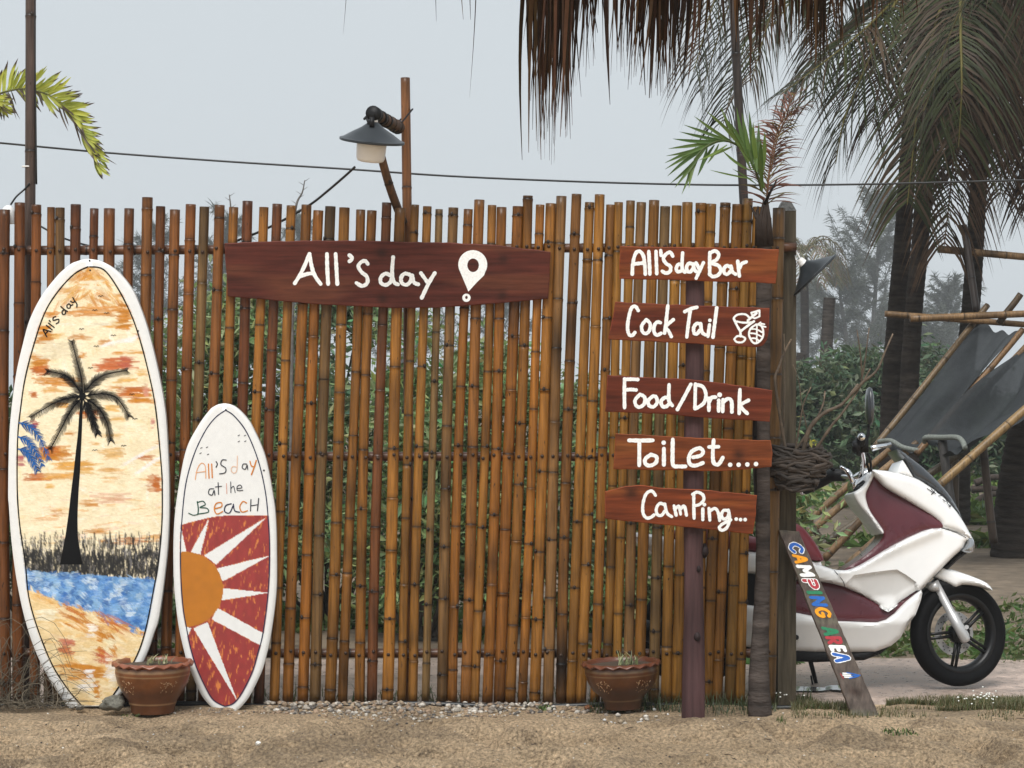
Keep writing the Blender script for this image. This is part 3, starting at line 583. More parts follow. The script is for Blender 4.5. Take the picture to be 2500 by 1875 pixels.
# ------------------------------------------------------------------ painted surfboards
class Canvas:
    def __init__(s, x0, y0, w, h, col): s.x0, s.y0 = x0, y0; s.a = np.tile(np.array(col, float), (h, w, 1)); s.h, s.w = h, w
    def brush(s, cx, cy, L, W, col, ang=0, op=.8, seed=None, dry=.35):
        """one bristly stroke, L long and W wide"""
        R = int(max(L, W) / 2 + 4); x0, x1 = int(cx - s.x0 - R), int(cx - s.x0 + R); y0, y1 = int(cy - s.y0 - R), int(cy - s.y0 + R)
        x0, y0 = max(x0, 0), max(y0, 0); x1, y1 = min(x1, s.w), min(y1, s.h)
        if x1 <= x0 or y1 <= y0: return
        X, Y = np.meshgrid(np.arange(x0, x1) + s.x0 - cx, np.arange(y0, y1) + s.y0 - cy)
        c_, s_ = math.cos(ang), math.sin(ang); U = X * c_ + Y * s_; V = -X * s_ + Y * c_
        sd = random.randint(0, 9999) if seed is None else seed
        je = (vnoise(V * .45 + 50, V * 0, sd) - .5) * L * .45
        m = (np.abs(V + 2 * (vnoise(U * .08, U * 0, sd + 1) - .5)) < W / 2) * np.clip((L / 2 - np.abs(U - je)) / (L * .10 + 1), 0, 1)
        br = np.clip(1 - dry * 2.2 * np.clip(vnoise(U * .05, V * .7, sd + 2) - .35, 0, 1) * 2 , 0, 1)
        al = (m * br * op)[..., None]
        s.a[y0:y1, x0:x1] = s.a[y0:y1, x0:x1] * (1 - al) + np.array(col) * al
    def sample(s, px, py):
        i = np.clip((py - s.y0).astype(int), 0, s.h - 1); j = np.clip((px - s.x0).astype(int), 0, s.w - 1); return s.a[i, j]
def surfboard(name, outL, outR, inL, inR, y0, y1, iy0, iy1, Yf, canvas, label, loc, NI=150, NM=5, rows=520, th=.03):
    """flat board: outline, inner painted field (lists of photo pixels), Yf(py) depth of its face"""
    def f(pts, py):
        q = cr(pts, 8); return np.interp(py, np.maximum.accumulate(q[:, 1]), q[:, 0])
    py = np.linspace(y0, y1, rows); xl, xr = f(outL, py), f(outR, py)
    xil, xir = f(inL, py), f(inR, py); mid = (xl + xr) / 2
    ins = (py > iy0) & (py < iy1); xil = np.where(ins, xil, mid); xir = np.where(ins, xir, mid)
    cols = [xl + (xil - xl) * k / NM for k in range(NM)] + [xil + (xir - xil) * k / NI for k in range(NI + 1)] + [xir + (xr - xir) * (k + 1) / NM for k in range(NM)]
    PX = np.stack(cols, 1); PYY = np.tile(py[:, None], (1, PX.shape[1])); n = PX.shape[1]
    wpx = (xr - xl)[:, None]; u = (PX - xl[:, None]) / np.maximum(wpx, 1e-6)
    ed = np.minimum(u, 1 - u) * wpx; ed = np.minimum(ed, np.minimum(PYY - y0, 1e9)); off = -.009 * np.clip(1 - ed / 9.0, 0, 1) ** 2   # rounded rim
    Y = Yf(PYY) - off
    V = np.stack([(PX - CX) / F * Y, Y, H + (CY - PYY) / F * Y], -1).reshape(-1, 3)
    C = np.tile(np.array(WHITE) * .89, (rows, n, 1))
    k = np.arange(n); fld = (k >= NM) & (k <= NM + NI)
    smp = canvas.sample(PX, PYY); msk = fld[None, :] & ins[:, None]
    C[msk] = smp[msk]
    mb = MB(); idx = np.arange(rows * n).reshape(rows, n)
    mb.add(V, np.stack([idx[:-1, :-1], idx[1:, :-1], idx[1:, 1:], idx[:-1, 1:]], -1).reshape(-1, 4), col=C.reshape(-1, 3))
    # back and rim
    b = np.concatenate([np.stack([PX[:, 0], py], 1), np.stack([PX[::-1, -1], py[::-1]], 1)])[::4]
    Yb = Yf(b[:, 1]); F3 = lambda dd: np.stack([(b[:, 0] - CX) / F * (Yb), Yb + dd, H + (CY - b[:, 1]) / F * Yb], 1); m_ = len(b)
    mb.add(np.vstack([F3(.008), F3(th)]), [(i, (i + 1) % m_, m_ + (i + 1) % m_, m_ + i) for i in range(m_)], col=np.array(WHITE) * .8)
    h = m_ // 2
    mb.add(F3(th), [(i, i + 1, m_ - 2 - i, m_ - 1 - i) for i in range(h - 1)], col=np.array(WHITE) * .7)
    e = empty(name, loc, label, 'surfboard'); mb.build('board', M['board'], e); return e
c1 = cv(0, 600, 2.765); c2 = cv(0, 1150, 2.288)
bL = [(214, 632), (200, 634), (188, 638)] + c1([(485, 118), (440, 152), (380, 210), (280, 340), (200, 500), (150, 680), (110, 860), (80, 1080), (62, 1300), (55, 1659)]) + c2([(50, 200), (65, 400), (95, 620), (140, 830), (200, 1010), (280, 1170), (370, 1305)]) + [(166, 1724)]
bR = [(218, 632), (233, 634), (248, 638), (268, 648), (290, 665), (312, 690), (333, 726), (360, 800), (385, 900), (403, 1000), (410, 1100), (413, 1194), (412, 1281), (406, 1369), (389, 1500), (374, 1550), (358, 1596), (335, 1640), (300, 1690), (262, 1722), (258, 1724)]
iL = [(215, 651), (181, 669), (141, 712), (108, 766), (80, 850), (61, 925), (51, 991), (43, 1070), (42, 1194), (48, 1281), (61, 1369), (70, 1456), (92, 1535), (127, 1622), (166, 1683), (199, 1722)]
iR = [(219, 651), (253, 658), (286, 701), (318, 763), (340, 824), (362, 907), (380, 998), (394, 1142), (396, 1200), (395, 1281), (387, 1369), (376, 1434), (354, 1543), (328, 1613), (277, 1696), (250, 1722)]
cb = Canvas(15, 630, 405, 1100, lin('efe0bd'))
CREAM, ORG, ORD, PEACH, ROSE, WHT = lin('f0e2c0'), lin('c67d10'), lin('b9610c'), lin('e3b266'), lin('b5543a'), lin('eee9e4')
def blot(x, y, L, W, col, op=.9):
    for k in range(max(3, int(W / 1.7))): cb.brush(x + random.gauss(0, L * .10), y + random.uniform(-.5, .5) * W, L * random.uniform(.5, 1.05), random.uniform(3.5, 8), np.array(col) * random.uniform(.8, 1.1), random.uniform(-.12, .09), op * random.uniform(.75, 1), dry=random.uniform(.1, .45))
for _ in range(560):
    y = random.uniform(640, 1350); cb.brush(random.uniform(30, 410), y, random.uniform(10, 44), random.uniform(3, 9), random.choice([CREAM, lin('f3e6c8'), lin('f5eedd'), lin('ecd9ac'), lin('efe2c6'), lin('e8d3a2')]), random.choice([random.uniform(-.15, .1), random.uniform(.8, 1.5)]), random.uniform(.4, .85), dry=.5)
for _ in range(48): blot(random.uniform(45, 395), random.uniform(665, 1335), random.uniform(22, 70), random.uniform(6, 16), random.choice([ORG, lin('d6983a'), lin('dfae5c'), lin('cf8a2a')]), random.uniform(.35, .8))
for _ in range(70):                                           # nose of the board
    y = random.uniform(655, 760); t = (y - 655) / 105; x = 217 + random.uniform(-1, 1) * (20 + 85 * t)
    cb.brush(x, y, random.uniform(25, 60), random.uniform(5, 11), random.choice([ORG, ORG, lin('d08c1c'), lin('dca544')]), (-.8 if x < 217 else .8) + random.uniform(-.5, .5), random.uniform(.4, .8))
for u, v, L, W, col, op in ((620, 440, 420, 60, lin('cf8a3a'), .7), (840, 480, 110, 160, ORG, .85), (300, 600, 120, 120, ORG, .8), (270, 780, 120, 70, ORG, .85), (280, 850, 130, 70, ORD, .85), (760, 790, 280, 80, lin('c4642a'), .8), (850, 780, 100, 70, ROSE, .5), (420, 920, 330, 50, ORG, .8),
                            (900, 990, 240, 60, ORD, .85), (930, 1030, 180, 50, ORG, .8), (230, 1005, 60, 30, ORD, .8), (600, 1145, 180, 50, ORD, .7), (350, 1400, 240, 90, ORG, .7), (330, 1390, 130, 60, ORD, .6), (520, 1490, 300, 60, lin('dca24a'), .8), (260, 1555, 170, 50, ORD, .75), (420, 1560, 260, 50, lin('dda14c'), .6), (770, 1400, 160, 70, lin('dfb06a'), .6),
                            (980, 1430, 130, 30, ORD, .5), (1060, 1610, 60, 90, ORD, .8), (235, 1210, 70, 50, lin('a83c40'), .85), (140, 1450, 60, 60, lin('b05058'), .6), (1030, 1200, 30, 70, lin('d09080'), .6), (985, 970, 40, 90, lin('cf8a70'), .5), (620, 270, 170, 60, CREAM, .8), (650, 520, 260, 60, lin('efe2c4'), .8), (400, 700, 260, 120, lin('efe0bd'), .75), (850, 640, 130, 24, WHT, .8)):
    x, y = c1([(u, v)])[0]; blot(x, y, L / 2.765, W / 2.765, col, min(op + .12, 1))
for (a, b) in (((700, 670), (920, 615)), ((840, 1470), (1060, 1350)), ((930, 1530), (1070, 1430))):
    for k in range(12):
        t = k / 11; x, y = c1([(a[0] + (b[0] - a[0]) * t, a[1] + (b[1] - a[1]) * t)])[0]; cb.brush(x, y, 26, 7, WHT, -.45, .6)
for _ in range(60): x, y = random.uniform(90, 400), random.uniform(1210, 1330); cb.brush(x, y, random.uniform(20, 60), random.uniform(3, 8), random.choice([CREAM, lin('e6b66a'), lin('e2a35a'), lin('e9cdb8')]), random.uniform(-.2, .1), .55)
for u, v, L, W, c in ((720, 390, 200, 40, ORD), (250, 270, 150, 20, lin('d59a60')), (620, 150, 220, 60, lin('d8a58a')), (850, 70, 60, 100, ORD)): x, y = c2([(u, v)])[0]; cb.brush(x, y, L / 2.288, W / 2.288, c, 0, .75)
# grass, water, sand
BK = (.0035, .0035, .004)
for _ in range(900):
    x = random.uniform(42, 400); y = random.uniform(1318, 1408) ; hgt = random.uniform(12, 44)
    cb.brush(x, y - random.random() * 8, hgt, random.uniform(1.6, 4.5), BK if random.random() < .8 else lin('8f8a86'), 1.57 + random.uniform(-.1, .1), random.uniform(.55, .95), dry=.5)
for _ in range(900): cb.brush(random.uniform(42, 400), random.uniform(1350, 1410), random.uniform(12, 30), random.uniform(2, 6), BK if random.random() < .9 else lin('6e6a68'), 1.57 + random.uniform(-.2, .2), .9)
for x in range(40, 410, 2):
    top = 1398 + (x - 60) * .065; bot = 1442 + (x - 70) * .37
    for y in np.arange(top, min(bot, 1560), 5): cb.brush(x, y, 12, 8, lin('5f8fc4'), 0, .9, dry=.1)
for _ in range(430):
    x = random.uniform(45, 395); top = 1394 + (x - 60) * .065; bot = 1442 + (x - 70) * .37; y = random.uniform(top, bot)
    cb.brush(x, y, random.uniform(12, 26), random.uniform(8, 17), random.choice([lin('2f68ad'), lin('4a7fbd'), lin('7fabd4'), lin('9fc0de'), lin('c9dae8'), lin('2a5f9f'), lin('6f9fcf')]), random.uniform(-.5, .9), random.uniform(.5, .9), dry=.3)
for x in range(50, 400, 3):
    bot = 1446 + (x - 70) * .37
    for y in np.arange(bot, 1726, 6): cb.brush(x, y, 16, 9, lin('e8cc98'), .3, .85, dry=.2)
for _ in range(260):
    x = random.uniform(60, 380); y = random.uniform(1450 + (x - 70) * .37, 1720); cb.brush(x, y, random.uniform(18, 50), random.uniform(5, 14), random.choice([CREAM, lin('e3c184'), lin('e2b062'), lin('efdcb4'), lin('e6c9a0')]), random.uniform(-.1, .6), random.uniform(.4, .8))
for _ in range(70):                                           # ragged edge of the water
    x = random.uniform(55, 390); cb.brush(x, 1444 + (x - 70) * .37 + random.uniform(-8, 7), random.uniform(10, 24), random.uniform(5, 10), random.choice([lin('4a7fbd'), lin('8fb6da'), lin('e2b062'), lin('efdcb4'), lin('c98a3a')]), random.uniform(0, 1.4), .85, dry=.4)
for u, v, L, W, c, a in ((240, 710, 150, 40, lin('e2b062'), .4), (400, 800, 170, 50, ORD, .45), (470, 860, 220, 60, ORG, .5), (650, 860, 220, 60, ORD, .5), (360, 985, 110, 120, lin('c06a3a'), .2), (380, 960, 90, 50, lin('bb6a58'), 0), (560, 960, 60, 180, ORG, .3), (620, 960, 60, 130, ORG, .9), (570, 1040, 120, 60, lin('b9532e'), .4),
                         (480, 1110, 260, 90, ORG, .1), (540, 1200, 40, 120, ORG, 0), (500, 1130, 180, 60, ORG, 0), (270, 795, 140, 70, lin('f1e6c8'), 0), (520, 890, 55, 60, lin('f0e8dc'), 0), (615, 970, 70, 80, lin('ecdfb8'), .5), (500, 1120, 50, 60, lin('efeae4'), 0), (470, 1200, 120, 60, lin('eee8e0'), 0), (300, 1000, 90, 130, lin('ead2a0'), 0), (620, 1110, 70, 110, lin('eee6da'), 0)):
    x, y = c2([(u, v)])[0]; 
    for k in range(max(3, int(W / 9))): cb.brush(x + random.gauss(0, L * .05), y + random.uniform(-.5, .5) * W / 2.288, L / 2.288 * random.uniform(.6, 1.05), random.uniform(5, 10), np.array(c) * random.uniform(.9, 1.1), a + random.uniform(-.15, .15), random.uniform(.6, .95), dry=.4)
_gx, _gy = np.meshgrid(np.arange(cb.w), np.arange(cb.h))
_n = vnoise(_gx * .16, _gy * .55, 301) * .5 + vnoise(_gx * .6, _gy * .5, 302) * .3 + vnoise(_gx * .05, _gy * .07, 303) * .35
cb.a *= np.clip(1 + .42 * (_n[..., None] - .575) * np.array([.8, 1.0, 1.5]), .5, 1.3); cb.a = np.clip(cb.a * .94, 0, .9)
BYf = lambda py: 9.955 - .125 * (py - 632) / 1090
b1 = surfboard('painted_surfboard', bL, bR, iL, iR, 632, 1724, 651, 1723, BYf, cb, 'large white-rimmed surfboard painted with a palm tree sunset beach', P(212, 1724, BYf(1724)))
to_b = lambda px, py, o: P(px, py, BYf(py) - o)
ink = Ink(to_b); LN = (.004, .004, .005)
ink.stroke(iL[::-1], 3.2, LN, k=5); ink.stroke(iR, 3.2, LN, k=5)
for q in ((608, 165), (605, 100), (932, 575)): ink.disc(c1([q])[0], 2.2, LN)
def slant(pts): return [((352 + .635 * x - .773 * y) / 3.089, 586 + (728 - .773 * x - .635 * y) / 3.089) for x, y in pts]
for s_ in ([(0, 0), (14, 34), (24, 54), (36, 30), (50, 0)], [(10, 20), (42, 19)], [(66, 0), (64, 55)], [(89, 0), (87, 55)], [(106, 62), (104, 50)], [(160, 44), (142, 52), (126, 40), (143, 26), (158, 13), (141, 0), (121, 6)], [(240, 26), (222, 31), (207, 16), (219, 2), (240, 11)], [(243, 62), (242, 30), (246, 0)],
           [(297, 27), (279, 31), (266, 16), (278, 2), (295, 11)], [(298, 29), (299, 8), (310, 1)], [(320, 30), (324, 10), (338, 6)], [(352, 34), (342, 6), (334, -20), (316, -34)]): ink.stroke(slant(s_), 3.0, LN)
for u, v in ((680, 340), (640, 435), (720, 455), (550, 562), (765, 605), (650, 678), (890, 1003), (910, 1168), (835, 1350), (640, 1380), (610, 825)):
    ink.stroke(c1([(u - 16, v + 2), (u - 8, v - 4), (u, v + 3), (u + 8, v - 4), (u + 17, v)]), 1.3, LN)
ink.build('outline_and_writing', b1)
ink = Ink(to_b, .0016)
tk = c1([(552, 1035), (545, 1150), (538, 1280), (528, 1400), (518, 1530)]) + [(183, 1197), (178, 1260), (175, 1310), (174, 1345), (174, 1378)]
tw = np.interp(np.linspace(0, 1, 28), [0, .11, .22, .33, .44, .55, .66, .77, .88, 1], [6, 8, 9.5, 12.5, 15.5, 17.5, 22, 30, 42, 56])
p = cr(tk, 3)[:28]; T = np.gradient(p, axis=0); T /= np.linalg.norm(T, axis=1)[:, None]; N = np.stack([-T[:, 1], T[:, 0]], 1)
V = []
for q, n_, w in zip(p, N, tw): V += [to_b(*(q - n_ * w / 2), .0016), to_b(*(q + n_ * w / 2), .0016)]
ink.mb.add([tuple(v) for v in V], [(2 * i, 2 * i + 1, 2 * i + 3, 2 * i + 2) for i in range(len(p) - 1)], col=BK); ink.off = .002
def pfrond(ctrl, col, col2, ln=22, n=44):
    p = cr(c1(ctrl), 14); ink.stroke([tuple(q) for q in p[::7]], 3.4, col, 1.4, k=4)
    for k in range(n):
        t = .08 + .92 * k / n; i = min(int(t * (len(p) - 1)), len(p) - 2); d = p[i + 1] - p[i]; d /= np.linalg.norm(d) + 1e-9
        for sgn in (-1, 1):
            nn = np.array([-d[1], d[0]]) * sgn; L = ln * (1 - .45 * t) * random.uniform(.65, 1.2)
            e = p[i] + d * L * .78 + nn * L * .66 + np.array([0, L * .14])
            ink.stroke([tuple(p[i]), tuple((p[i] + e) / 2 + nn * 1.0), tuple(e)], 1.9, col if random.random() < .9 else col2, .5, k=2)
GY2 = lin('4a4644')
for f_ in ([(555, 1010), (550, 900), (520, 780), (485, 640)], [(555, 1010), (500, 930), (430, 870), (315, 848)], [(550, 1015), (460, 1030), (350, 1070), (205, 1160)], [(548, 1030), (480, 1110), (420, 1220), (338, 1375)], [(565, 1040), (600, 1110), (630, 1190), (658, 1272)],
           [(575, 1030), (660, 1090), (720, 1190), (748, 1318)], [(575, 1015), (680, 1000), (790, 1030), (872, 1155)], [(565, 1000), (620, 930), (710, 870), (860, 840)]): pfrond(f_, BK, GY2)
ink.disc(c1([(556, 1015)])[0], 9, BK)
for f_ in ([(130, 1195), (200, 1220), (270, 1300), (332, 1450)], [(125, 1290), (190, 1320), (240, 1390), (288, 1490)], [(125, 1372), (180, 1390), (220, 1450), (255, 1522)]): pfrond(f_, lin('2a5c9c'), lin('3a3f52'), ln=21, n=30)
ink.build('painted_palm', b1)
# small board
c3 = cv(400, 950, 2.022)
sL = c3([(298, 70), (272, 74), (250, 84), (225, 104), (170, 180), (110, 300), (70, 500), (52, 650), (47, 800), (50, 950), (60, 1070), (75, 1180), (97, 1280), (120, 1360), (180, 1500), (230, 1565), (262, 1588)])
sR = c3([(302, 70), (330, 75), (355, 88), (382, 111), (412, 145), (440, 190), (500, 330), (540, 530), (553, 650), (557, 800), (555, 1000), (530, 1200), (507, 1310), (480, 1400), (420, 1520), (370, 1580), (352, 1588)])
jL = c3([(303, 105), (255, 140), (205, 205), (150, 320), (108, 470), (88, 660), (82, 800), (85, 950), (95, 1080), (112, 1180), (130, 1270), (160, 1370), (205, 1470), (245, 1535), (300, 1566)])
jR = c3([(308, 105), (350, 135), (410, 215), (465, 350), (500, 500), (515, 640), (522, 800), (515, 1000), (490, 1200), (465, 1300), (435, 1400), (385, 1500), (345, 1550), (304, 1566)])
cs = Canvas(420, 980, 260, 760, np.array(WHITE) * .89)
REDC = lin('8e2f2c')
X, Yg = np.meshgrid(np.arange(260) + 420., np.arange(760) + 980.)
U = (X - 400) * 2.022; Vv = (Yg - 950) * 2.022
redm = Vv > np.interp(U, [85, 222, 320, 515], [668, 632, 622, 624])
def tri(m, a, b, c):
    def s_(p, q): return (U - q[0]) * (p[1] - q[1]) - (p[0] - q[0]) * (Vv - q[1])
    d1, d2, d3 = s_(a, b), s_(b, c), s_(c, a); ins = ~(((d1 < 0) | (d2 < 0) | (d3 < 0)) & ((d1 > 0) | (d2 > 0) | (d3 > 0))); m &= ~ins
rays = [((128, 812), (180, 815), (222, 636)), ((198, 820), (258, 865), (508, 630)), ((262, 885), (290, 948), (524, 820)), ((285, 980), (285, 1042), (514, 1005)), ((262, 1078), (235, 1135), (480, 1266)), ((262, 1078), (492, 1206), (480, 1266)), ((145, 1180), (215, 1150), (362, 1540)), ((85, 690), (112, 808), (80, 810)), ((100, 1170), (135, 1178), (115, 1225))]
for r_ in rays: tri(redm, *r_)
streak = vnoise(U * .09 + Vv * .03, Vv * .018 - U * .02, 77) * .6 + vnoise(U * .25, Vv * .06, 78) * .4
lite = np.clip((streak - .66) * 9, 0, 1)[..., None]
redc = np.array(REDC) * (.9 + .25 * vnoise(U * .05, Vv * .03, 79)[..., None]); redc = redc * (1 - lite * .75) + np.array(lin('d9843c')) * lite * .75
cs.a = np.where(redm[..., None], redc, cs.a)
er = np.zeros_like(redm); er[1:-1, 1:-1] = redm[1:-1, 1:-1] & ~(redm[:-2, 1:-1] & redm[2:, 1:-1] & redm[1:-1, :-2] & redm[1:-1, 2:])
edgec = np.where(vnoise(U * .06, Vv * .06, 80)[..., None] > .45, np.array(lin('c8703a')), np.array(REDC)); cs.a = np.where(er[..., None], edgec, cs.a)
sunm = ((U - 105) / 186) ** 2 + ((Vv - 988) / 186) ** 2 < 1
cs.a = np.where(sunm[..., None], np.array(lin('b06b10')) * (.93 + .14 * vnoise(U * .03, Vv * .03, 81)[..., None]), cs.a)
SYf = lambda py: 9.93 - .08 * (py - 984) / 750
b2 = surfboard('painted_surfboard', sL, sR, jL, jR, 984.6, 1735, 1002, 1724, SYf, cs, 'small white surfboard painted with an orange sun and red rays', P(552, 1732, SYf(1732)), NI=120, rows=400)
to_s = lambda px, py, o: P(px, py, SYf(py) - o); ink = Ink(to_s); NVY = lin('252a44')
ink.stroke(jL, 2.6, NVY, k=5); ink.stroke(jR, 2.6, NVY, k=5)
OC, DG, FD, DK = lin('c87a2a'), lin('1f4a3c'), lin('dcb9a0'), lin('2c2f38')
for s_, c, w in (([(155, 447), (165, 395), (185, 366), (204, 380), (207, 440)], lin('d9a074'), 2.2), ([(158, 412), (205, 406)], lin('d9a074'), 1.8), ([(220, 370), (223, 440)], OC, 3), ([(236, 370), (239, 436)], OC, 3), ([(258, 358), (264, 370), (258, 385)], DK, 2.6), ([(308, 350), (288, 350), (282, 372), (305, 390), (302, 412), (275, 418)], DK, 2.4),
                 ([(360, 385), (340, 382), (332, 400), (345, 414), (360, 400), (363, 330)], FD, 2.2), ([(410, 370), (392, 370), (387, 388), (402, 395), (411, 375), (414, 396)], DK, 2.2), ([(425, 356), (432, 378), (445, 384)], OC, 3), ([(456, 352), (446, 385), (432, 422)], OC, 3.2),
                 ([(246, 492), (226, 494), (221, 515), (238, 523), (248, 500), (252, 523)], DK, 2.4), ([(268, 462), (270, 520)], DK, 2.4), ([(254, 483), (286, 479)], DK, 2), ([(309, 466), (311, 516)], lin('c9988a'), 2), ([(330, 458), (331, 511)], DK, 2), ([(331, 492), (344, 480), (352, 510)], DK, 2), ([(362, 491), (385, 486), (376, 473), (362, 482), (364, 500), (390, 499)], DK, 2),
                 ([(165, 555), (170, 590), (168, 616)], DG, 3), ([(168, 618), (145, 622), (122, 612)], DG, 2.2), ([(165, 560), (192, 553), (204, 570), (178, 584), (212, 588), (219, 607), (172, 616)], DG, 2.6), ([(250, 590), (284, 580), (283, 560), (258, 565), (249, 592), (262, 616), (290, 604)], OC, 2.8), ([(332, 566), (306, 575), (300, 603), (324, 611), (342, 575)], NVY, 2.8), ([(343, 568), (350, 600), (374, 607)], NVY, 2.6),
                 ([(408, 562), (390, 555), (375, 580), (385, 606), (413, 600)], OC, 2.8), ([(430, 545), (428, 601)], DK, 2.6), ([(468, 540), (462, 600)], DK, 2.6), ([(430, 576), (466, 570)], DK, 2.2)):
    ink.stroke(c3(s_), w, c)
for u, v in ((185, 290), (213, 287), (181, 316), (218, 322), (370, 228), (400, 229), (370, 258), (402, 257)): ink.stroke(c3([(u - 4, v + 2), (u + 4, v - 2)]), 1.6, DK)
for q in ((306, 102), (494, 401), (337, 1580)): ink.disc(c3([q])[0], 2.3, DK)
ink.build('outline_and_writing', b2)

# ------------------------------------------------------------------ terracotta pots
def pot(px, rim_y, base_y, Y, w, label, tiltd=0, seed=0, baser=.6, tint=1.0):
    base = P(px, base_y, Y); base.z = P(px, base_y, Y).z; S_ = F / Y; hh = (base_y - rim_y) / S_; R = w / 2 / S_
    e = empty('flower_pot', base, label, 'pot'); rot = np.array(Matrix.Rotation(math.radians(tiltd), 3, 'Y'))
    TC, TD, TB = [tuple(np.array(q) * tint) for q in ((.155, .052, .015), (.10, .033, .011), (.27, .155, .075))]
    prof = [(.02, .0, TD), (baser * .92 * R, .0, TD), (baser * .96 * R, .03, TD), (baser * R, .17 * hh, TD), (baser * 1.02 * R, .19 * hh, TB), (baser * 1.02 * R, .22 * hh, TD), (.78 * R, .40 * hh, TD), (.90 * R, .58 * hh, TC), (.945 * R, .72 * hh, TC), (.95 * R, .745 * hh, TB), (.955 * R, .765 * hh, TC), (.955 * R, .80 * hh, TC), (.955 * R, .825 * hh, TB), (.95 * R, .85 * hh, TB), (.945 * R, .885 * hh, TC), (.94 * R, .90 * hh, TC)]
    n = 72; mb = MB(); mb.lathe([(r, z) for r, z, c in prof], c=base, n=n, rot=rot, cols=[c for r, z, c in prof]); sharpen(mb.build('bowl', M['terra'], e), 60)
    mb = MB(); rimp = [(.93 * R, .90 * hh), (1.02 * R, .925 * hh), (1.045 * R, .94 * hh), (1.03 * R, .96 * hh), (.97 * R, .995 * hh), (.90 * R, .985 * hh), (.88 * R, .90 * hh)]
    mb.lathe(rimp, c=base, n=n, rot=rot, col=tuple(np.array((.20, .062, .028)) * tint), wav=lambda i, a: (.0065 * math.sin(a * 18) if i in (1, 2, 3) else (.002 * math.sin(a * 18) if i == 4 else 0))); mb.build('rim', M['terra'], e)
    mb = MB(); mb.lathe([(.9 * R, .90 * hh), (.5 * R, .93 * hh), (.001, .92 * hh)], c=base, n=24, rot=rot); mb.build('soil', M['soil'], e)
    # incised leaf ornaments on the belly
    mb = MB((.34, .20, .10)); rd = random.Random(seed)
    zs = [q[1] for q in prof]; rs = [q[0] for q in prof]
    def onpot(a, z, off): 
        r = np.interp(z, zs, rs) + off; v = np.array([r * math.sin(a), -r * math.cos(a), z]); return rot @ v + np.array(base)
    for a0 in (-.62, .62, 2.0, -2.0):
        for k in range(26):
            a, z = a0 + rd.uniform(-.22, .22), hh * (.52 + rd.uniform(-.12, .13)); da = rd.uniform(-.06, .06); dz = rd.uniform(.004, .018)
            pth = [onpot(a + da * t, z + dz * t - .006 * t * t, .0005 + .0001 * k) for t in np.linspace(0, 1, 5)]; mb.tube(pth, [.0006, .0016, .0016, .0012, .0004], 4, False)
    mb.build('ornament', M['terra'], e); return e
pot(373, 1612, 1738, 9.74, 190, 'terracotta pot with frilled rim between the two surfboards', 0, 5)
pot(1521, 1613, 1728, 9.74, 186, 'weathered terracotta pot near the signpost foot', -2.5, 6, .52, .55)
def tuft(name, px, py, Y, n, hgt, spread, col, col2, label, cat, wid=.006, lean=.5, seed=0, m='leaf'):
    rd = random.Random(seed); c = np.array(P(px, py, Y)); mb = MB()
    for k in range(n):
        b = c + np.array([rd.uniform(-spread, spread), rd.uniform(-spread, spread), 0]); a = rd.uniform(0, 6.28); h = hgt * rd.uniform(.5, 1.1); ln = h * lean * rd.uniform(.2, 1.2)
        blade(mb, b, a, h, ln, wid * rd.uniform(.7, 1.2), np.array(col) * (1 - rd.random()) + np.array(col2) * rd.random())
    return tag(mb.build(name, M[m], loc=tuple(c)), label, cat)
def blade(mb, b, a, h, ln, w, col, seg=4):
    d = np.array([math.cos(a), math.sin(a), 0]); s_ = np.array([-d[1], d[0], 0]); V = []
    for i in range(seg + 1):
        t = i / seg; q = b + d * ln * t * t + np.array([0, 0, h * (t - .25 * t * t * ln / max(h, 1e-6))]); ww = w * (1 - t) ** .7 / 2 + .0002
        V += [q - s_ * ww, q + s_ * ww]
    mb.add(V, [(2 * i, 2 * i + 1, 2 * i + 3, 2 * i + 2) for i in range(seg)], col=col)
tuft('potted_plant', 388, 1620, 9.72, 26, .055, .05, (.28, .30, .12), (.42, .40, .25), 'small pale spiky plant in the pot between the surfboards', 'plant', .009, 1.1, 1)
tuft('potted_plant', 1533, 1622, 9.72, 34, .07, .045, (.26, .32, .13), (.40, .42, .25), 'small pale spiky plant in the weathered pot by the signpost', 'plant', .009, .9, 2)

# ------------------------------------------------------------------ stones, pebbles, shells
def rockmesh(mb, c, r, col, seed, sub=1):
    bm = bmesh.new(); bmesh.ops.create_icosphere(bm, subdivisions=sub, radius=1); rd = random.Random(seed)
    ax = np.array([rd.uniform(.7, 1.3), rd.uniform(.7, 1.2), rd.uniform(.5, .85)]); a = rd.uniform(0, 6.28); R = np.array(Matrix.Rotation(a, 3, 'Z'))
    V = np.array([v.co for v in bm.verts]); nz = np.array([1 + (.30 if sub > 1 else .2) * (vnoise(v[0] * 1.7 + seed, v[1] * 1.7 + v[2] * 2.3, seed) - .5) * 2 for v in V])
    V = (V * nz[:, None] * ax) @ R.T * r; T = [[v.index for v in f.verts] for f in bm.faces]; bm.free()
    mb.add(V + np.array(c), (), T, col=col)
def stone(px, py, Y, r, col, label, seed, name='rock'):
    mb = MB(); c = P(px, py, Y); rockmesh(mb, (c.x, c.y, c.z), r, col, seed, 4); tag(mb.build(name, M['stone'], loc=tuple(c)), label, 'rock' if name == 'rock' else 'shell')
stone(276, 1716, 9.73, .062, (.135, .13, .105), 'grey-green pitted rock beside the left pot', 41)
stone(196, 1727, 9.75, .024, (.15, .14, .12), 'small grey stone at the foot of the large surfboard', 42)
stone(176, 1726, 9.78, .016, (.22, .21, .19), 'tiny pale stone left of the small grey stone', 43)
stone(630, 1815, 8.87, .0115, (.75, .74, .70), 'white round shell lying alone on the sand', 44, 'shell')
stone(1436, 1727, 9.82, .02, (.20, .08, .03), 'small orange-brown stone at the right pot foot', 45)
mb = MB()
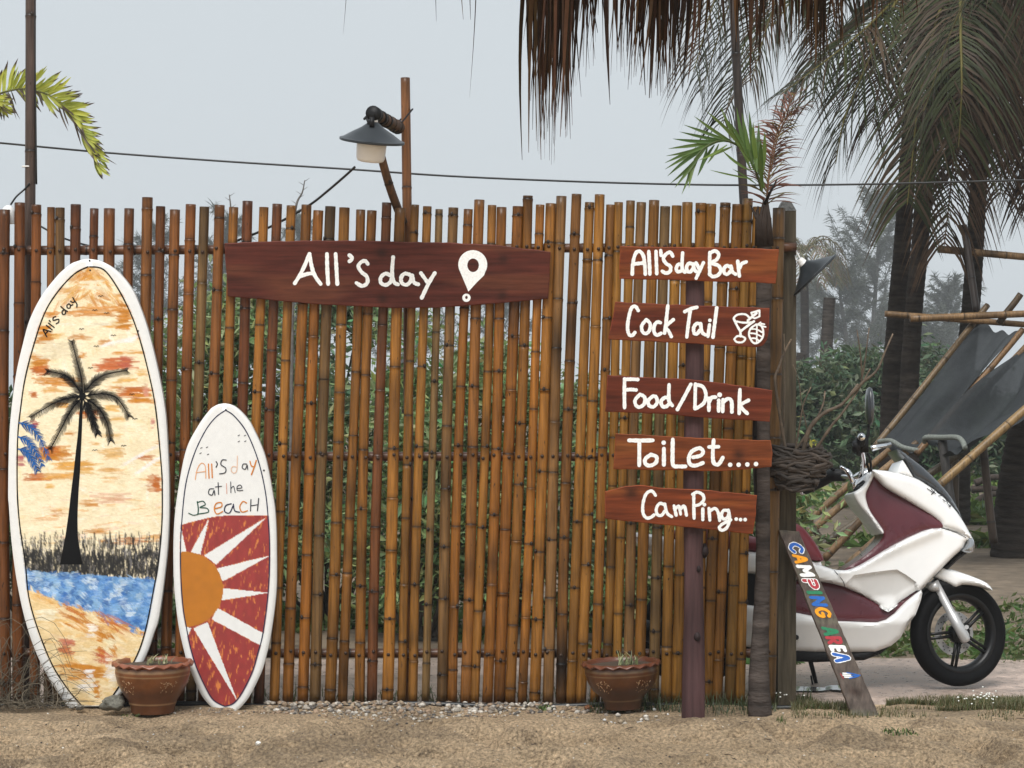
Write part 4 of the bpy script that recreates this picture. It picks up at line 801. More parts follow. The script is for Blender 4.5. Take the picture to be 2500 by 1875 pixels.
PC = [(.40, .36, .30), (.52, .48, .42), (.25, .21, .17), (.32, .25, .17), (.17, .15, .13), (.30, .21, .14), (.09, .08, .07), (.34, .30, .25), (.24, .17, .11)]
for k in range(820):
    px = random.gauss(1000, 240); 
    if not 640 < px < 1475: px = random.uniform(680, 1460)
    edge = 16 + 26 * math.exp(-((px - 1010) / 260) ** 2) if px < 1350 else 30
    py = 1721 + (px > 1350) * 6 + random.random() ** 1.5 * edge; Y = GY(py); x = (px - CX) / F * Y; r = random.choice([.006, .008, .010, .012, .014, .017]) * random.uniform(.8, 1.15) * (1 if py < 1742 else .65)
    rockmesh(mb, (x, Y, float(sand_z(np.array(x), np.array(Y))) + r * .3 + .006 * max(0, 1 - (py - 1721) / 18)), r, random.choice(PC), k)
for k in range(60):
    px = random.uniform(340, 690); py = 1733 + random.random() * 10; Y = GY(py); x = (px - CX) / F * Y; r = random.uniform(.004, .009)
    rockmesh(mb, (x, Y, float(sand_z(np.array(x), np.array(Y))) + r * .3), r, random.choice(PC), k + 3000)
for k in range(26):
    px = random.uniform(1470, 1665); py = 1735 + random.random() * 22; Y = GY(py); x = (px - CX) / F * Y; r = random.uniform(.007, .0165)
    rockmesh(mb, (x, Y, float(sand_z(np.array(x), np.array(Y))) + r * .3), r, random.choice(PC[:4] + [(.7, .69, .66)]), k + 5000)
tag(mb.build('pebbles', M['stone'], smooth=True), 'loose pale pebbles along the foot of the fence', 'pebbles', kind='stuff')
mb = MB()
for k in range(420):
    px = random.uniform(-40, 2540); py = 1742 + random.random() * 135; Y = GY(py); x = (px - CX) / F * Y; r = random.choice([.0022, .003, .0035, .005])
    rockmesh(mb, (x, Y, float(sand_z(np.array(x), np.array(Y))) + r * .4), r, random.choice([(.7, .66, .58), (.62, .55, .45), (.7, .68, .64), (.06, .05, .04)]), k + 7000)
for k in range(46):
    px = random.uniform(-40, 2540); py = 1750 + random.random() * 125; Y = GY(py); x = (px - CX) / F * Y; z = float(sand_z(np.array(x), np.array(Y))) + .004; a = random.uniform(0, 3.14); L = random.uniform(.008, .03)
    mb.tube([(x - L * math.cos(a), Y - L * math.sin(a), z), (x, Y, z + .003), (x + L * math.cos(a), Y + L * math.sin(a), z)], [.001, .0022, .001], 4, True, col=random.choice([(.05, .035, .022), (.09, .06, .035), (.03, .022, .016)]))
tag(mb.build('shell_fragments', M['stone'], smooth=False), 'tiny shell and twig fragments scattered over the sand', 'shells', kind='stuff')

# ------------------------------------------------------------------ grass and ground cover
def grass(name, area, n, h, cols, label, wid=.004, seed=0, zf=None, lean=.8, m='leaf'):
    rd = random.Random(seed); mb = MB()
    for k in range(n):
        x, y = area(rd)
        z = zf(x, y) if zf else -.01
        blade(mb, np.array([x, y, z]), rd.uniform(0, 6.28), h * rd.uniform(.4, 1.2), h * lean * rd.uniform(.2, 1), wid * rd.uniform(.6, 1.3), np.array(rd.choice(cols)) * rd.uniform(.75, 1.2), seg=3)
    return tag(mb.build(name, M[m]), label, 'grass', kind='stuff')
GC = [(.075, .105, .03), (.10, .12, .04), (.14, .13, .055), (.19, .155, .075), (.20, .17, .09)]
def strip(px0, px1, y0, y1, clump=0):
    def f(rd):
        while True:
            py = rd.uniform(y0, y1); Y = GY(py); x = (rd.uniform(px0, px1) - CX) / F * Y
            if not clump or vnoise(np.array(x * clump), np.array(Y * clump * 1.5), 61) > .34: return x, Y
    return f
zn = lambda x, y: float(sz(np.array(x), np.array(y)))
zw = lambda x, y: max(float(sz(np.array(x), np.array(y))), -.03)
grass('grass', strip(1932, 2560, 1696, 1736, 6), 9500, .040, GC, 'low wet grass strip between the sand and the gravel path', zf=zw, seed=1, wid=.004)
grass('grass', strip(1932, 2560, 1730, 1752, 5), 900, .03, GC, 'sparse grass fringe at the edge of the sand on the right', zf=zn, seed=2)
grass('grass', strip(1440, 1900, 1716, 1740), 620, .075, [(.05, .08, .03), (.07, .10, .04), (.10, .11, .05)], 'dark grass tufts around the signpost and palm foot', zf=zn, seed=3, lean=1.1, wid=.0045)
grass('grass', lambda rd: (rd.uniform(-2.2, 1.4), rd.uniform(10.1, 10.32)), 900, .10, [(.06, .10, .03), (.10, .13, .05), (.14, .15, .07)], 'ragged grass behind the foot of the fence', seed=4, zf=lambda x, y: -.035, lean=1.0, wid=.008)
for i, (px, py, lab) in enumerate(((2195, 1790, 'small flat green weed on the sand right of the plank'), (1905, 1768, 'tiny grass tuft on the sand below the palm foot'), (318, 1748, 'tiny green sprig on the sand below the left pot'), (1330, 1733, 'bright green sprout at the pebbles near the right pot'))):
    tuft('weed', px, py, GY(py), (60, 22, 18, 26)[i], (.028, .05, .012, .03)[i], (.07, .02, .04, .03)[i], (.07, .11, .03), (.10, .15, .04), lab, 'weed', (.008, .005, .008, .014)[i], (1.2, .5, 1.5, .9)[i], 70 + i)
for i, (px, py) in enumerate(((2395, 1722), (1945, 1712))):
    mb = MB()
    for k in range((30, 8)[i]):
        x, y = px + random.gauss(0, 34), py + random.gauss(0, 7); Y = GY(y); c = ((x - CX) / F * Y, Y, .03 + random.random() * .02); rockmesh(mb, c, .0055, (.8, .8, .74), 900 + k)
    tag(mb.build('white_flowers', M['paint']), ('cluster of tiny white flowers in the grass right of the plank', 'few tiny white flowers in the grass by the end post')[i], 'flowers', kind='stuff')
def leaves(mb, C, size, col, rd, cvar=.35, up=.4):
    """many two-triangle leaves, numpy; C centres (n,3)"""
    n = len(C); d = rd.normal(size=(n, 3)); d[:, 2] = d[:, 2] * .7 - up * .3; d /= np.linalg.norm(d, axis=1)[:, None]
    w = rd.normal(size=(n, 3)); w -= d * (w * d).sum(1)[:, None]; w /= np.linalg.norm(w, axis=1)[:, None]
    L = size * rd.choice([.5, .7, 1.0, 1.3, 1.8], n)[:, None] * rd.uniform(.8, 1.2, n)[:, None]; nn = np.cross(d, w)
    V = np.stack([C - d * L * .5, C + w * L * .17 + nn * L * .06, C + d * L * .5, C - w * L * .17 + nn * L * .06], 1).reshape(-1, 3)
    cc = np.repeat(np.asarray(col)[None] * rd.uniform(1 - cvar, 1 + cvar, (n, 1)) * (1 + .18 * rd.normal(size=(n, 3)) * np.array([1, .4, .5])), 4, 0)
    i = np.arange(n)[:, None] * 4
    mb.add(V, np.hstack([i, i + 1, i + 2, i + 3]), col=np.clip(cc, .004, 1))
def vines(name, strips_, label, col, seed, size=.10):
    rd = np.random.default_rng(seed); mb = MB(); C = []
    for (px0, px1, y0, y1, n) in strips_:
        py = rd.uniform(y0, y1, n * 2); Y = F * H / (py - CY); x = (rd.uniform(px0, px1, n * 2) - CX) / F * Y
        ok = vnoise(x * 1.1, Y * .8, seed) + .5 * vnoise(x * 4, Y * 3, seed + 1) > .72; C.append(np.stack([x[ok], Y[ok], gz(x, Y)[ok] + rd.uniform(0, .12 if size > .09 else .045, ok.sum())], 1))
    C = np.vstack(C); leaves(mb, C, size, col, rd, up=-.6)
    return tag(mb.build(name, M['leaf'], smooth=False), label, 'ground cover', kind='stuff')
vines('creeping_vines', [(1900, 2560, 1135, 1215, 2600), (1900, 2560, 1205, 1330, 3200)], 'creeping green vines over the far sand', (.10, .165, .04), 5, .16)
vines('creeping_vines', [(1900, 2560, 1450, 1610, 2000), (2050, 2250, 1375, 1400, 300)], 'green weeds beyond the gravel path behind the scooter', (.085, .13, .035), 6, .055)
vines('creeping_vines', [(-100, 1950, 1450, 1620, 7000)], 'green weeds beyond the path seen through the fence', (.085, .13, .035), 7, .09)
# dry grass heap at the left
mb = MB((.20, .18, .14)); rd = random.Random(9)
for k in range(150):
    b = np.array(P(rd.uniform(-60, 150), 1726, 9.82 + rd.uniform(-.06, .06))); a = rd.uniform(-.3, 3.5); L = rd.uniform(.10, .34) * (1.25 if b[0] < -2.2 else .8); hh = rd.uniform(.04, .42) if b[0] < -2.25 else rd.uniform(.02, .2)
    q = [b + np.array([math.cos(a) * L * t + .03 * math.sin(t * 5 + k), .05 * math.sin(a * 3 + t * 3) - .02, hh * (math.sin(t * 2.6) if k % 3 else t * (1.4 - .7 * t))]) for t in np.linspace(0, 1, 9)]
    mb.tube(q, np.linspace(.0019, .0008, 9), 4, False, col=np.array([.15, .125, .09]) * rd.uniform(.4, 1.3))
tag(mb.build('dry_grass', M['dryleaf'], loc=tuple(P(40, 1726, 9.82))), 'wispy heap of dry grey grass at the left foot of the fence', 'dry grass')

# ------------------------------------------------------------------ palms
def frond(mb, ctrl, ln, n=60, wid=.03, col=(.06, .09, .02), col2=(.12, .07, .03), hang=.8, rach=.02, seed=0, mixp=.2, rcol=None, spread=1.0, fold=.35, tipc=None, jit=.15):
    """feather palm leaf: rachis through ctrl points, leaflets on both sides that droop by hang"""
    rd = random.Random(seed); p = cr([tuple(q) for q in ctrl], 10); m = len(p); rc = rcol or (np.array(col) * .9 + np.array([.05, .035, .01]))
    mb.tube(p, np.linspace(rach, rach * .2, m), 5, False, col=rc)
    seglen = np.concatenate([[0], np.cumsum(np.linalg.norm(np.diff(p, axis=0), axis=1))]); T = np.gradient(p, axis=0); T /= np.linalg.norm(T, axis=1)[:, None] + 1e-9
    for k in range(n):
        t = .06 + .94 * (k + rd.uniform(-.3, .3)) / n; s = seglen[-1] * min(max(t, 0), 1); b = np.array([np.interp(s, seglen, p[:, j]) for j in range(3)]); d = np.array([np.interp(s, seglen, T[:, j]) for j in range(3)]); d /= np.linalg.norm(d) + 1e-9
        side = np.cross(d, np.array([0, 0, 1.0])); side = np.array([1.0, 0, 0]) if np.linalg.norm(side) < .15 else side; side /= np.linalg.norm(side); upv = np.cross(side, d)
        prof = math.sin(math.pi * (.12 + .86 * t)) ** .6
        for sg in (-1, 1):
            L = ln * (.45 + .55 * prof) * rd.uniform(.75, 1.12); dd = side * sg * spread * rd.uniform(1 - jit, 1 + jit) + d * (.75 + rd.uniform(-jit, jit)) + upv * fold * rd.uniform(.3, 1.2); dd /= np.linalg.norm(dd)
            c = np.array(col) * rd.uniform(.6, 1.35) if rd.random() > mixp else np.array(col2) * rd.uniform(.6, 1.3)
            w = wid * rd.uniform(.7, 1.15); V = []; wv = np.cross(dd, d); wv = np.cross(dd, upv) if np.linalg.norm(wv) < .1 else np.cross(dd, wv); wv /= np.linalg.norm(wv) + 1e-9
            cc = []
            for i in range(5):
                u = i / 4; q = b + dd * L * u * (1 - .12 * hang * u) + np.array([0, 0, -1]) * hang * L * .62 * u * u
                ww = w * (.55 + .9 * u if u < .4 else .91 * (1 - (u - .4) / .6) ** .8 + .02) / 2
                V += [q - wv * ww, q + wv * ww]; e = c if tipc is None or u < .75 else np.array(tipc); cc += [e, e]
            mb.add(V, [(2 * i, 2 * i + 1, 2 * i + 3, 2 * i + 2) for i in range(4)], col=np.array(cc))
def palm_trunk(pts, rads, parent, col=(.036, .029, .024), n=16, ring=.075, name='trunk', m='bark', seed=0):
    p = cr([tuple(q) for q in pts], 12); L = np.concatenate([[0], np.cumsum(np.linalg.norm(np.diff(p, axis=0), axis=1))])
    s = np.arange(0, L[-1], ring / 4); P_ = np.stack([np.interp(s, L, p[:, j]) for j in range(3)], 1); r = np.interp(s / L[-1], np.linspace(0, 1, len(rads)), rads)
    rd = random.Random(seed); saw = np.array([(.975, 1.0, 1.02, 1.0)[i % 4] for i in range(len(s))]); cols = [np.array(col) * (.8 if i % 4 == 0 else 1) * rd.uniform(.8, 1.15) for i in range(len(s))]
    mb = MB(); mb.tube(P_, r * saw, n, True, cols=cols); return mb.build(name, M[m], parent)
# coconut palms behind (crowns above the frame)
def coconut(px0, py0, Y, pts, rads, crown, label, seed, nf=13, special=(), nd=6, group='coconut palms behind the scooter'):
    base = P(px0, py0, Y); base.z = -.05; e = empty('coconut_palm', base, label, 'palm tree', group)
    path = [base] + [P(a, b, Y) for a, b in pts]; palm_trunk(path, rads, e, seed=seed)
    cpt = np.array(P(*crown, Y)); rd = random.Random(seed); mb = MB(); md = MB()
    for k in range(nf):
        a = 6.283 * k / nf + rd.uniform(-.2, .2); L = rd.uniform(2.5, 3.4); el = rd.uniform(.1, .95); d = np.array([math.cos(a), math.sin(a), 0])
        c = [cpt, cpt + d * L * .35 + np.array([0, 0, L * .30 * el]), cpt + d * L * .68 + np.array([0, 0, L * (.30 * el - .18)]), cpt + d * L * .85 + np.array([0, 0, L * (.25 * el - .55)])]
        frond(mb, c, .80, 70, .025, (.030, .036, .012), (.062, .042, .025), hang=1.0, rach=.022, seed=seed * 50 + k, mixp=.5, rcol=(.10, .085, .03))
    for k in range(nd):                                        # hanging dry fronds
        a = rd.uniform(0, 6.28); d = np.array([math.cos(a), math.sin(a), 0]); L = rd.uniform(1.6, 2.6)
        c = [cpt, cpt + d * .45 + np.array([0, 0, .05]), cpt + d * .75 + np.array([0, 0, -L * .5]), cpt + d * .7 + np.array([0, 0, -L])]
        frond(md, c, .66, 64, .023, (.085, .052, .032), (.045, .030, .019), hang=1.3, rach=.022, seed=seed * 70 + k, rcol=(.10, .06, .03))
    for j, (ctrl, kind) in enumerate(special):
        c = [P(x, y, Y + dy) for x, y, dy in ctrl]
        if kind == 'g': frond(mb, c, .86, 78, .028, (.034, .042, .013), (.066, .044, .026), hang=1.0, rach=.022, seed=seed * 90 + j, mixp=.42, rcol=(.14, .12, .035))
        else: frond(md, c, .76, 76, .025, (.088, .054, .033), (.046, .031, .020), hang=1.35, rach=.022, seed=seed * 90 + j, rcol=(.11, .06, .03))
    o = mb.build('crown', M['palmleaf'], e); 
    md.build('dry_fronds', M['dryleaf'], e); return e
coconut(2172, 1285, 22.0, [(2174, 1000), (2189, 760), (2203, 600), (2216, 400), (2240, 120), (2262, -110)], [.13, .105, .092, .086, .084, .08], (2262, -120), 'coconut palm trunk left of the close pair behind the scooter', 3, 5,
        [([(2262, -110, -.2), (2200, -20, -1.0), (2090, 90, -1.6), (1905, 232, -1.9)], 'g'), ([(2262, -110, -.2), (2190, 0, -1.2), (2120, 150, -1.6), (2062, 290, -1.7), (2040, 400, -1.7)], 'g'), ([(2262, -110, 0), (2150, -120, -.6), (1990, -60, -1), (1890, 60, -1.2)], 'g'), ([(2262, -110, -.2), (2200, 40, -1), (2150, 200, -1.4), (2130, 300, -1.4)], 'd')], 2)
coconut(2216, 1285, 21.2, [(2218, 1000), (2231, 760), (2246, 600), (2262, 400), (2300, 120), (2345, -90)], [.13, .10, .088, .084, .082, .08], (2345, -100), 'coconut palm trunk right of the close pair behind the scooter', 4, 5,
        [([(2345, -100, -.2), (2290, 40, -1), (2245, 240, -1.3), (2226, 400, -1.3), (2215, 500, -1.3)], 'g'), ([(2345, -100, -.3), (2345, 60, -1.3), (2348, 210, -1.6), (2340, 360, -1.6)], 'g'), ([(2345, -100, -.2), (2330, 100, -.9), (2330, 350, -1.1), (2305, 600, -1.1)], 'd'), ([(2345, -100, -.2), (2380, 60, -.9), (2395, 180, -1.1), (2395, 300, -1.1)], 'd')], 2)
coconut(2332, 1276, 23.0, [(2345, 1000), (2366, 800), (2378, 640), (2392, 400), (2410, 150), (2425, -60)], [.165, .115, .10, .092, .09, .088], (2425, -80), 'ringed coconut palm trunk behind the grey sling chairs', 5, 5,
        [([(2425, -80, -.2), (2450, 60, -1), (2475, 200, -1.3), (2505, 340, -1.3)], 'd'), ([(2425, -80, -.2), (2432, 80, -1.1), (2440, 220, -1.3), (2448, 330, -1.3)], 'd'), ([(2425, -80, 0), (2490, -20, -.6), (2540, 180, -.8), (2550, 460, -.8)], 'd'), ([(2425, -80, -.2), (2400, 80, -1.3), (2372, 220, -1.5), (2365, 340, -1.4)], 'd')], 2)
coconut(2478, 1370, 18.9, [(2490, 1200), (2525, 1000), (2610, 700), (2760, 300), (2900, 0)], [.22, .165, .15, .14], (2920, -50), 'thick dark palm trunk cut by the right picture edge', 6, 8, (), 3)
# small palm by the fence end
base = P(1856, 1748, 9.665); base.z = -.02
gp = empty('young_palm', base, 'young palm with bright green fan of leaves against the fence end', 'palm tree')
palm_trunk([base, P(1853, 1640, 9.68), P(1862, 1400, 9.74), P(1864, 1100, 9.80), P(1864, 800, 9.84), P(1866, 600, 9.86), P(1866, 520, 9.86)], [.055, .040, .033, .0305, .029, .031, .036, .032], gp, col=(.066, .053, .046), ring=.13, n=14, seed=8)
mb = MB(); Yp = 9.84; rdp = random.Random(12)
for k in range(7):
    a = rdp.uniform(-.5, .5); mb.tube([P(1866 + a * 30, 600, Yp), P(1864 + a * 34, 540, Yp - .01), P(1866 + a * 50 + rdp.uniform(-16, 16), 520 - rdp.uniform(0, 50), Yp)], [.022, .012, .003], 6, True, col=(.035, .025, .02))
mb.build('sheath', M['dryleaf'], gp)
def leaflet(mb, b, t, Y0, Y1, w, col, tipc=None, bend=0.0, seg=6):
    """one folded palm leaflet between two photo pixels, w pixels wide, its depth going from Y0 to Y1"""
    b = np.array(b, float); t = np.array(t, float); d = t - b; L = np.linalg.norm(d) + 1e-9; n = np.array([-d[1], d[0]]) / L; V = []; C = []
    for i in range(seg + 1):
        u = i / seg; q = b + d * u + n * bend * L * math.sin(math.pi * u) + np.array([0, abs(bend) * L * .25 * u * u]); Y = Y0 + (Y1 - Y0) * u
        h = w / 2 * min(.35 + 2.4 * u, 1.0) * (1.0 if u < .62 else max(1 - (u - .62) / .38, .03) ** .75)
        V += [P(*(q - n * h), Y), P(*q, Y + h * .55 / F * Y), P(*(q + n * h), Y)]; c = col if tipc is None or u < .8 else tipc; C += [c, c, c]
    mb.add([tuple(v) for v in V], [(3 * i + k, 3 * i + k + 1, 3 * i + k + 4, 3 * i + k + 3) for i in range(seg) for k in (0, 1)], col=np.array(C))
cg = cv(1580, 0, 2.404); mb = MB(); G1, G2 = np.array((.055, .115, .022)), np.array((.16, .24, .05))
rg = cr([(672, 1120), (640, 1010), (585, 900), (520, 845), (450, 825), (390, 836), (330, 872), (275, 935)], 8); mb.tube([P(*cg([q])[0], Yp - .05 - .16 * i / len(rg)) for i, q in enumerate(rg)], np.linspace(.007, .0025, len(rg)), 6, False, col=(.09, .12, .035))
for k, (bq, tq, w) in enumerate((((562, 880), (345, 648), 11), ((538, 860), (275, 680), 11), ((505, 842), (215, 732), 11), ((485, 833), (190, 772), 11), ((460, 828), (150, 812), 12), ((440, 828), (125, 872), 11), ((418, 831), (112, 912), 11), ((402, 836), (104, 955), 12), ((388, 842), (105, 992), 11), ((368, 853), (118, 1032), 11), ((348, 866), (134, 1076), 11), ((332, 876), (162, 1102), 11), ((312, 893), (203, 1140), 11), ((300, 906), (245, 1102), 10), ((285, 925), (228, 1090), 9),
                              ((352, 868), (296, 1032), 10), ((395, 850), (330, 972), 10), ((420, 846), (352, 960), 9), ((470, 850), (300, 940), 9), ((500, 860), (330, 930), 8), ((600, 950), (430, 622), 13), ((590, 920), (470, 700), 11), ((612, 960), (525, 628), 14), ((625, 975), (556, 660), 15), ((640, 985), (600, 652), 15), ((655, 990), (622, 715), 15), ((668, 1000), (655, 720), 14), ((680, 1010), (690, 770), 13), ((628, 1000), (575, 740), 14), ((645, 1010), (640, 800), 15), ((672, 1040), (668, 820), 14),
                              ((610, 1000), (500, 730), 11), ((620, 1050), (365, 996), 6), ((640, 1080), (500, 990), 6), ((600, 1000), (440, 880), 8), ((690, 1100), (600, 860), 10), ((676, 1120), (660, 900), 11))):
    bq, tq = cg([bq])[0], cg([tq])[0]; kk = random.random(); ya = Yp - .10 - .05 * random.random(); leaflet(mb, bq, tq, ya, ya - random.uniform(-.05, .12), w * random.uniform(.66, .84), (G1 * kk + G2 * (1 - kk)) * random.uniform(.8, 1.15), None, random.uniform(-.05, .05))
mb.build('leaves', M['leaf'], gp)
mb = MB(); frond(mb, [P(1870, 520, Yp), P(1878, 420, Yp), P(1895, 330, Yp + .05), P(1925, 260, Yp + .1), P(1945, 225, Yp + .12)], .20, 64, .0085, (.13, .062, .045), (.15, .12, .04), hang=.5, rach=.006, seed=4, mixp=.2, spread=1.0, jit=.5)
frond(mb, [P(1882, 420, Yp), P(1900, 330, Yp - .05), P(1932, 275, Yp - .1), P(1975, 255, Yp - .12)], .15, 40, .007, (.12, .06, .045), (.09, .06, .04), hang=.7, rach=.004, seed=14, spread=1.0, jit=.6)
mb.tube([P(1866, 500, Yp), P(1880, 470, Yp - .03), P(1898, 436, Yp - .05)], [.008, .007, .003], 6, col=(.02, .018, .016)); o = mb.build('dry_leaf', M['dryleaf'], gp); o['label'] = 'reddish brown withered leaf'
# yellow palm, rooted left of the picture
base = P(-130, 1700, 10.6); base.z = -.04
yp = empty('yellow_palm', base, 'palm with yellowing leaves reaching in at the left edge', 'palm tree')
palm_trunk([base, P(-120, 1000, 10.6), P(-105, 560, 10.55)], [.05, .04, .03], yp, seed=9, n=10)
mb = MB(); Yp = 10.30; YG, YG2 = np.array((.60, .60, .10)), np.array((.33, .40, .07)); cy_ = cv(0, 0, 2.676)
def yellow_frond(ctrl, n, up0, up1, lu, ld, sd):
    rd = random.Random(sd); p = cr(ctrl, 10); m = len(p); mb.tube([P(*cy_([q])[0], Yp - .1 * i / m) for i, q in enumerate(p)], np.linspace(.006, .0022, m), 6, False, col=(.14, .14, .045))
    for k in range(n):
        t = (k + rd.uniform(-.3, .3)) / n; t = min(max(t, 0), .999); q = p[int(t * (m - 1))]; a = math.radians(up0 + (up1 - up0) * t + rd.uniform(-14, 14)); L = lu * (1 - .35 * t) * rd.uniform(.65, 1.1); kk = rd.random(); c = YG * kk + YG2 * (1 - kk)
        leaflet(mb, cy_([q])[0], cy_([q + L * np.array([math.cos(a), -math.sin(a)])])[0], Yp - .1 * t, Yp - .1 * t + rd.uniform(-.06, .06), rd.uniform(5, 8.5), c, np.array((.08, .05, .035)) if rd.random() < .6 else None, rd.uniform(-.06, .06))
        if rd.random() < .75:
            a = math.radians(-70 + 25 * t + rd.uniform(-22, 22)); L = ld * rd.uniform(.5, 1.1); dry = rd.random() < .4; c = np.array((.10, .075, .05)) if dry else c * .9
            leaflet(mb, cy_([q])[0], cy_([q + L * np.array([math.cos(a), -math.sin(a)])])[0], Yp - .1 * t, Yp - .1 * t + rd.uniform(-.08, .04), rd.uniform(3, 5) if dry else rd.uniform(6, 10), c, np.array((.07, .045, .035)), rd.uniform(-.05, .05))
yellow_frond([(-290, 1500), (-200, 900), (-100, 680), (0, 612), (80, 590), (150, 580), (240, 595), (330, 628), (400, 690), (460, 745), (520, 840), (570, 935), (630, 1085)], 112, 120, -42, 235, 190, 5)
yellow_frond([(-290, 1500), (-250, 950), (-200, 760), (-120, 660), (-60, 640), (-10, 670), (20, 730)], 30, 60, -30, 170, 120, 6)
mb.build('leaves', M['leaf'], yp)

# ------------------------------------------------------------------ shrubs and far trees
def shrub(px, Y, wpx, top, n, size, col, label, seed, name='shrub', bottom=None, dens=26, stems=7, cat='shrub', group=None):
    rd = np.random.default_rng(seed); S_ = F / Y; w = wpx / S_ / 2; zt = P(px, top, Y).z; zb = 0.05; c = P(px, CY, Y)
    e = empty(name, (c.x, Y, gz(np.array(c.x), np.array(Y)).item() if Y > 10.3 else 0), label, cat, group); C = []; mb = MB((.05, .042, .032))
    for k in range(dens):
        a = rd.uniform(0, 6.28); h = rd.uniform(.12, 1) ; rr = w * math.sqrt(rd.random()) * (1 - .55 * max(0, h - .55) / .45)
        q = np.array([c.x + rr * math.cos(a), Y + rr * .8 * math.sin(a), zb + (zt - zb) * h * .95]); sp_ = rd.uniform(.12, .30) * max(w, .6) * .9
        C.append(q + rd.normal(size=(n // dens, 3)) * np.array([sp_, sp_, sp_ * .75]))
        if k < stems * 3: b = np.array([c.x + rr * .25 * math.cos(a), Y, 0]); mid = (b + q) / 2 + rd.normal(size=3) * .08; mb.tube(cr([b, mid, q], 4), np.linspace(.016, .004, 9), 5, False)
    C = np.vstack(C); C = C[C[:, 2] > .02]; mb.build('stems', M['wood'], e); ml = MB(); leaves(ml, C, size, col, rd, cvar=.5); ml.build('foliage', M['leaf'], e, smooth=False); return e
lab = ['leafy green shrub behind the fence at the large surfboard', 'leafy green shrub behind the fence right of the small surfboard', 'leafy green shrub behind the fence left of the lamp post', 'leafy green shrub behind the fence under the pin sign', 'leafy green shrub behind the middle of the fence', 'low green shrub behind the fence near the right pot', 'low green shrub behind the signpost', 'low green shrub behind the fence by the young palm']
for i, (px, w, top, n) in enumerate(((330, 330, 760, 5200), (590, 360, 690, 7000), (800, 380, 700, 7000), (1020, 380, 730, 7000), (1240, 360, 790, 6000), (1440, 330, 950, 4500), (1620, 330, 1010, 4500), (1800, 300, 1040, 4500))):
    shrub(px, 12.7 + .5 * (i % 3), w, top, n * 2, .055, ((.20, .27, .11), (.235, .30, .13), (.19, .25, .135))[i % 3], lab[i], 200 + i, group='shrubs behind the fence')
shrub(60, 13.4, 320, 980, 6000, .06, (.08, .12, .05), 'low dark shrub behind the left end of the fence', 208, group='shrubs behind the fence')
for i, (px, Y, w, top, n, lb) in enumerate(((1975, 34, 300, 900, 7000, 'dark misty shrub behind the end post'), (2110, 36, 300, 880, 7000, 'misty shrub between the end post and the palm pair'), (2330, 35, 260, 920, 6000, 'misty shrub right of the palm pair'), (2480, 33, 240, 1000, 6000, 'misty shrub at the right edge behind the sling chairs'), (1850, 38, 240, 930, 4000, 'misty shrub hidden partly by the fence end'), (2220, 40, 300, 850, 6000, 'tall misty shrub directly behind the palm pair'))):
    shrub(px, Y, w, top, int(n * 1.6), .13, (.085, .125, .065), lb, 220 + i, dens=44, group='misty shrubs behind the scooter')
def needle_tree(px, Y, wpx, top, label, seed, nb=46, per=330, lean=0.0, col=(.055, .066, .045), group='feathery grey trees in the rain haze'):
    rd = np.random.default_rng(seed); S_ = F / Y; zt = P(px, top, Y).z; w = wpx / S_ / 2; x0 = (px - CX) / F * Y
    e = empty('casuarina_tree', (x0, Y, -.04), label, 'tree', group); mb = MB((.05, .045, .04)); tp = cr([(x0 - lean * w, Y, -.1), (x0 - lean * w * .4, Y, zt * .4), (x0 + lean * w * .3, Y, zt * .75), (x0 + lean * w * .5, Y, zt * .98)], 8); mb.tube(tp, np.linspace(.26, .04, len(tp)), 7)
    mb.build('trunk', M['wood'], e); mbr = MB((.05, .045, .04)); V = []; CC = []
    for k in range(nb):
        t = .18 + .8 * k / nb; h = zt * t; b = np.array([np.interp(h, tp[:, 2], tp[:, 0]), Y, h]); a = rd.uniform(0, 6.28); R = w * (1.05 - .8 * max(0, t - .35) / .65) * rd.uniform(.6, 1.1) * (1 if t > .3 else .8)
        d = np.array([math.cos(a), math.sin(a), 0]); br = cr([b, b + d * R * .5 + np.array([0, 0, R * .22]), b + d * R + np.array([0, 0, R * rd.uniform(.5, 1.1)])], 8); mbr.tube(br, np.linspace(.05, .014, len(br)), 4, False)
        ti = rd.uniform(.18, 1.0, per); i = (ti * (len(br) - 1)).astype(int); base = br[i] + rd.normal(size=(per, 3)) * .10 * max(R * .28, .7)
        dv = np.tile(d, (per, 1)) * .5 + rd.normal(size=(per, 3)) * .55 + np.array([0, 0, .25]); dv /= np.linalg.norm(dv, axis=1)[:, None]
        L = rd.uniform(.30, .85, per)[:, None]; wv = np.cross(dv, rd.normal(size=(per, 3))); wv /= np.linalg.norm(wv, axis=1)[:, None]; ww = .021
        tip = base + dv * L + np.array([0, 0, -.06])
        V.append(np.stack([base - wv * ww, base + wv * ww, (base + tip) / 2 + wv * ww + np.array([0, 0, .03]), tip], 1).reshape(-1, 3)); CC.append(np.repeat(np.array(col)[None] * rd.uniform(.6, 1.4, (per, 1)), 4, 0))
    mbr.build('branches', M['wood'], e)
    V = np.vstack(V); i = np.arange(len(V) // 4)[:, None] * 4; ml = MB(); ml.add(V, np.hstack([i, i + 1, i + 2, i + 3]), col=np.vstack(CC)); ml.build('needles', M['leaf'], e, smooth=False)
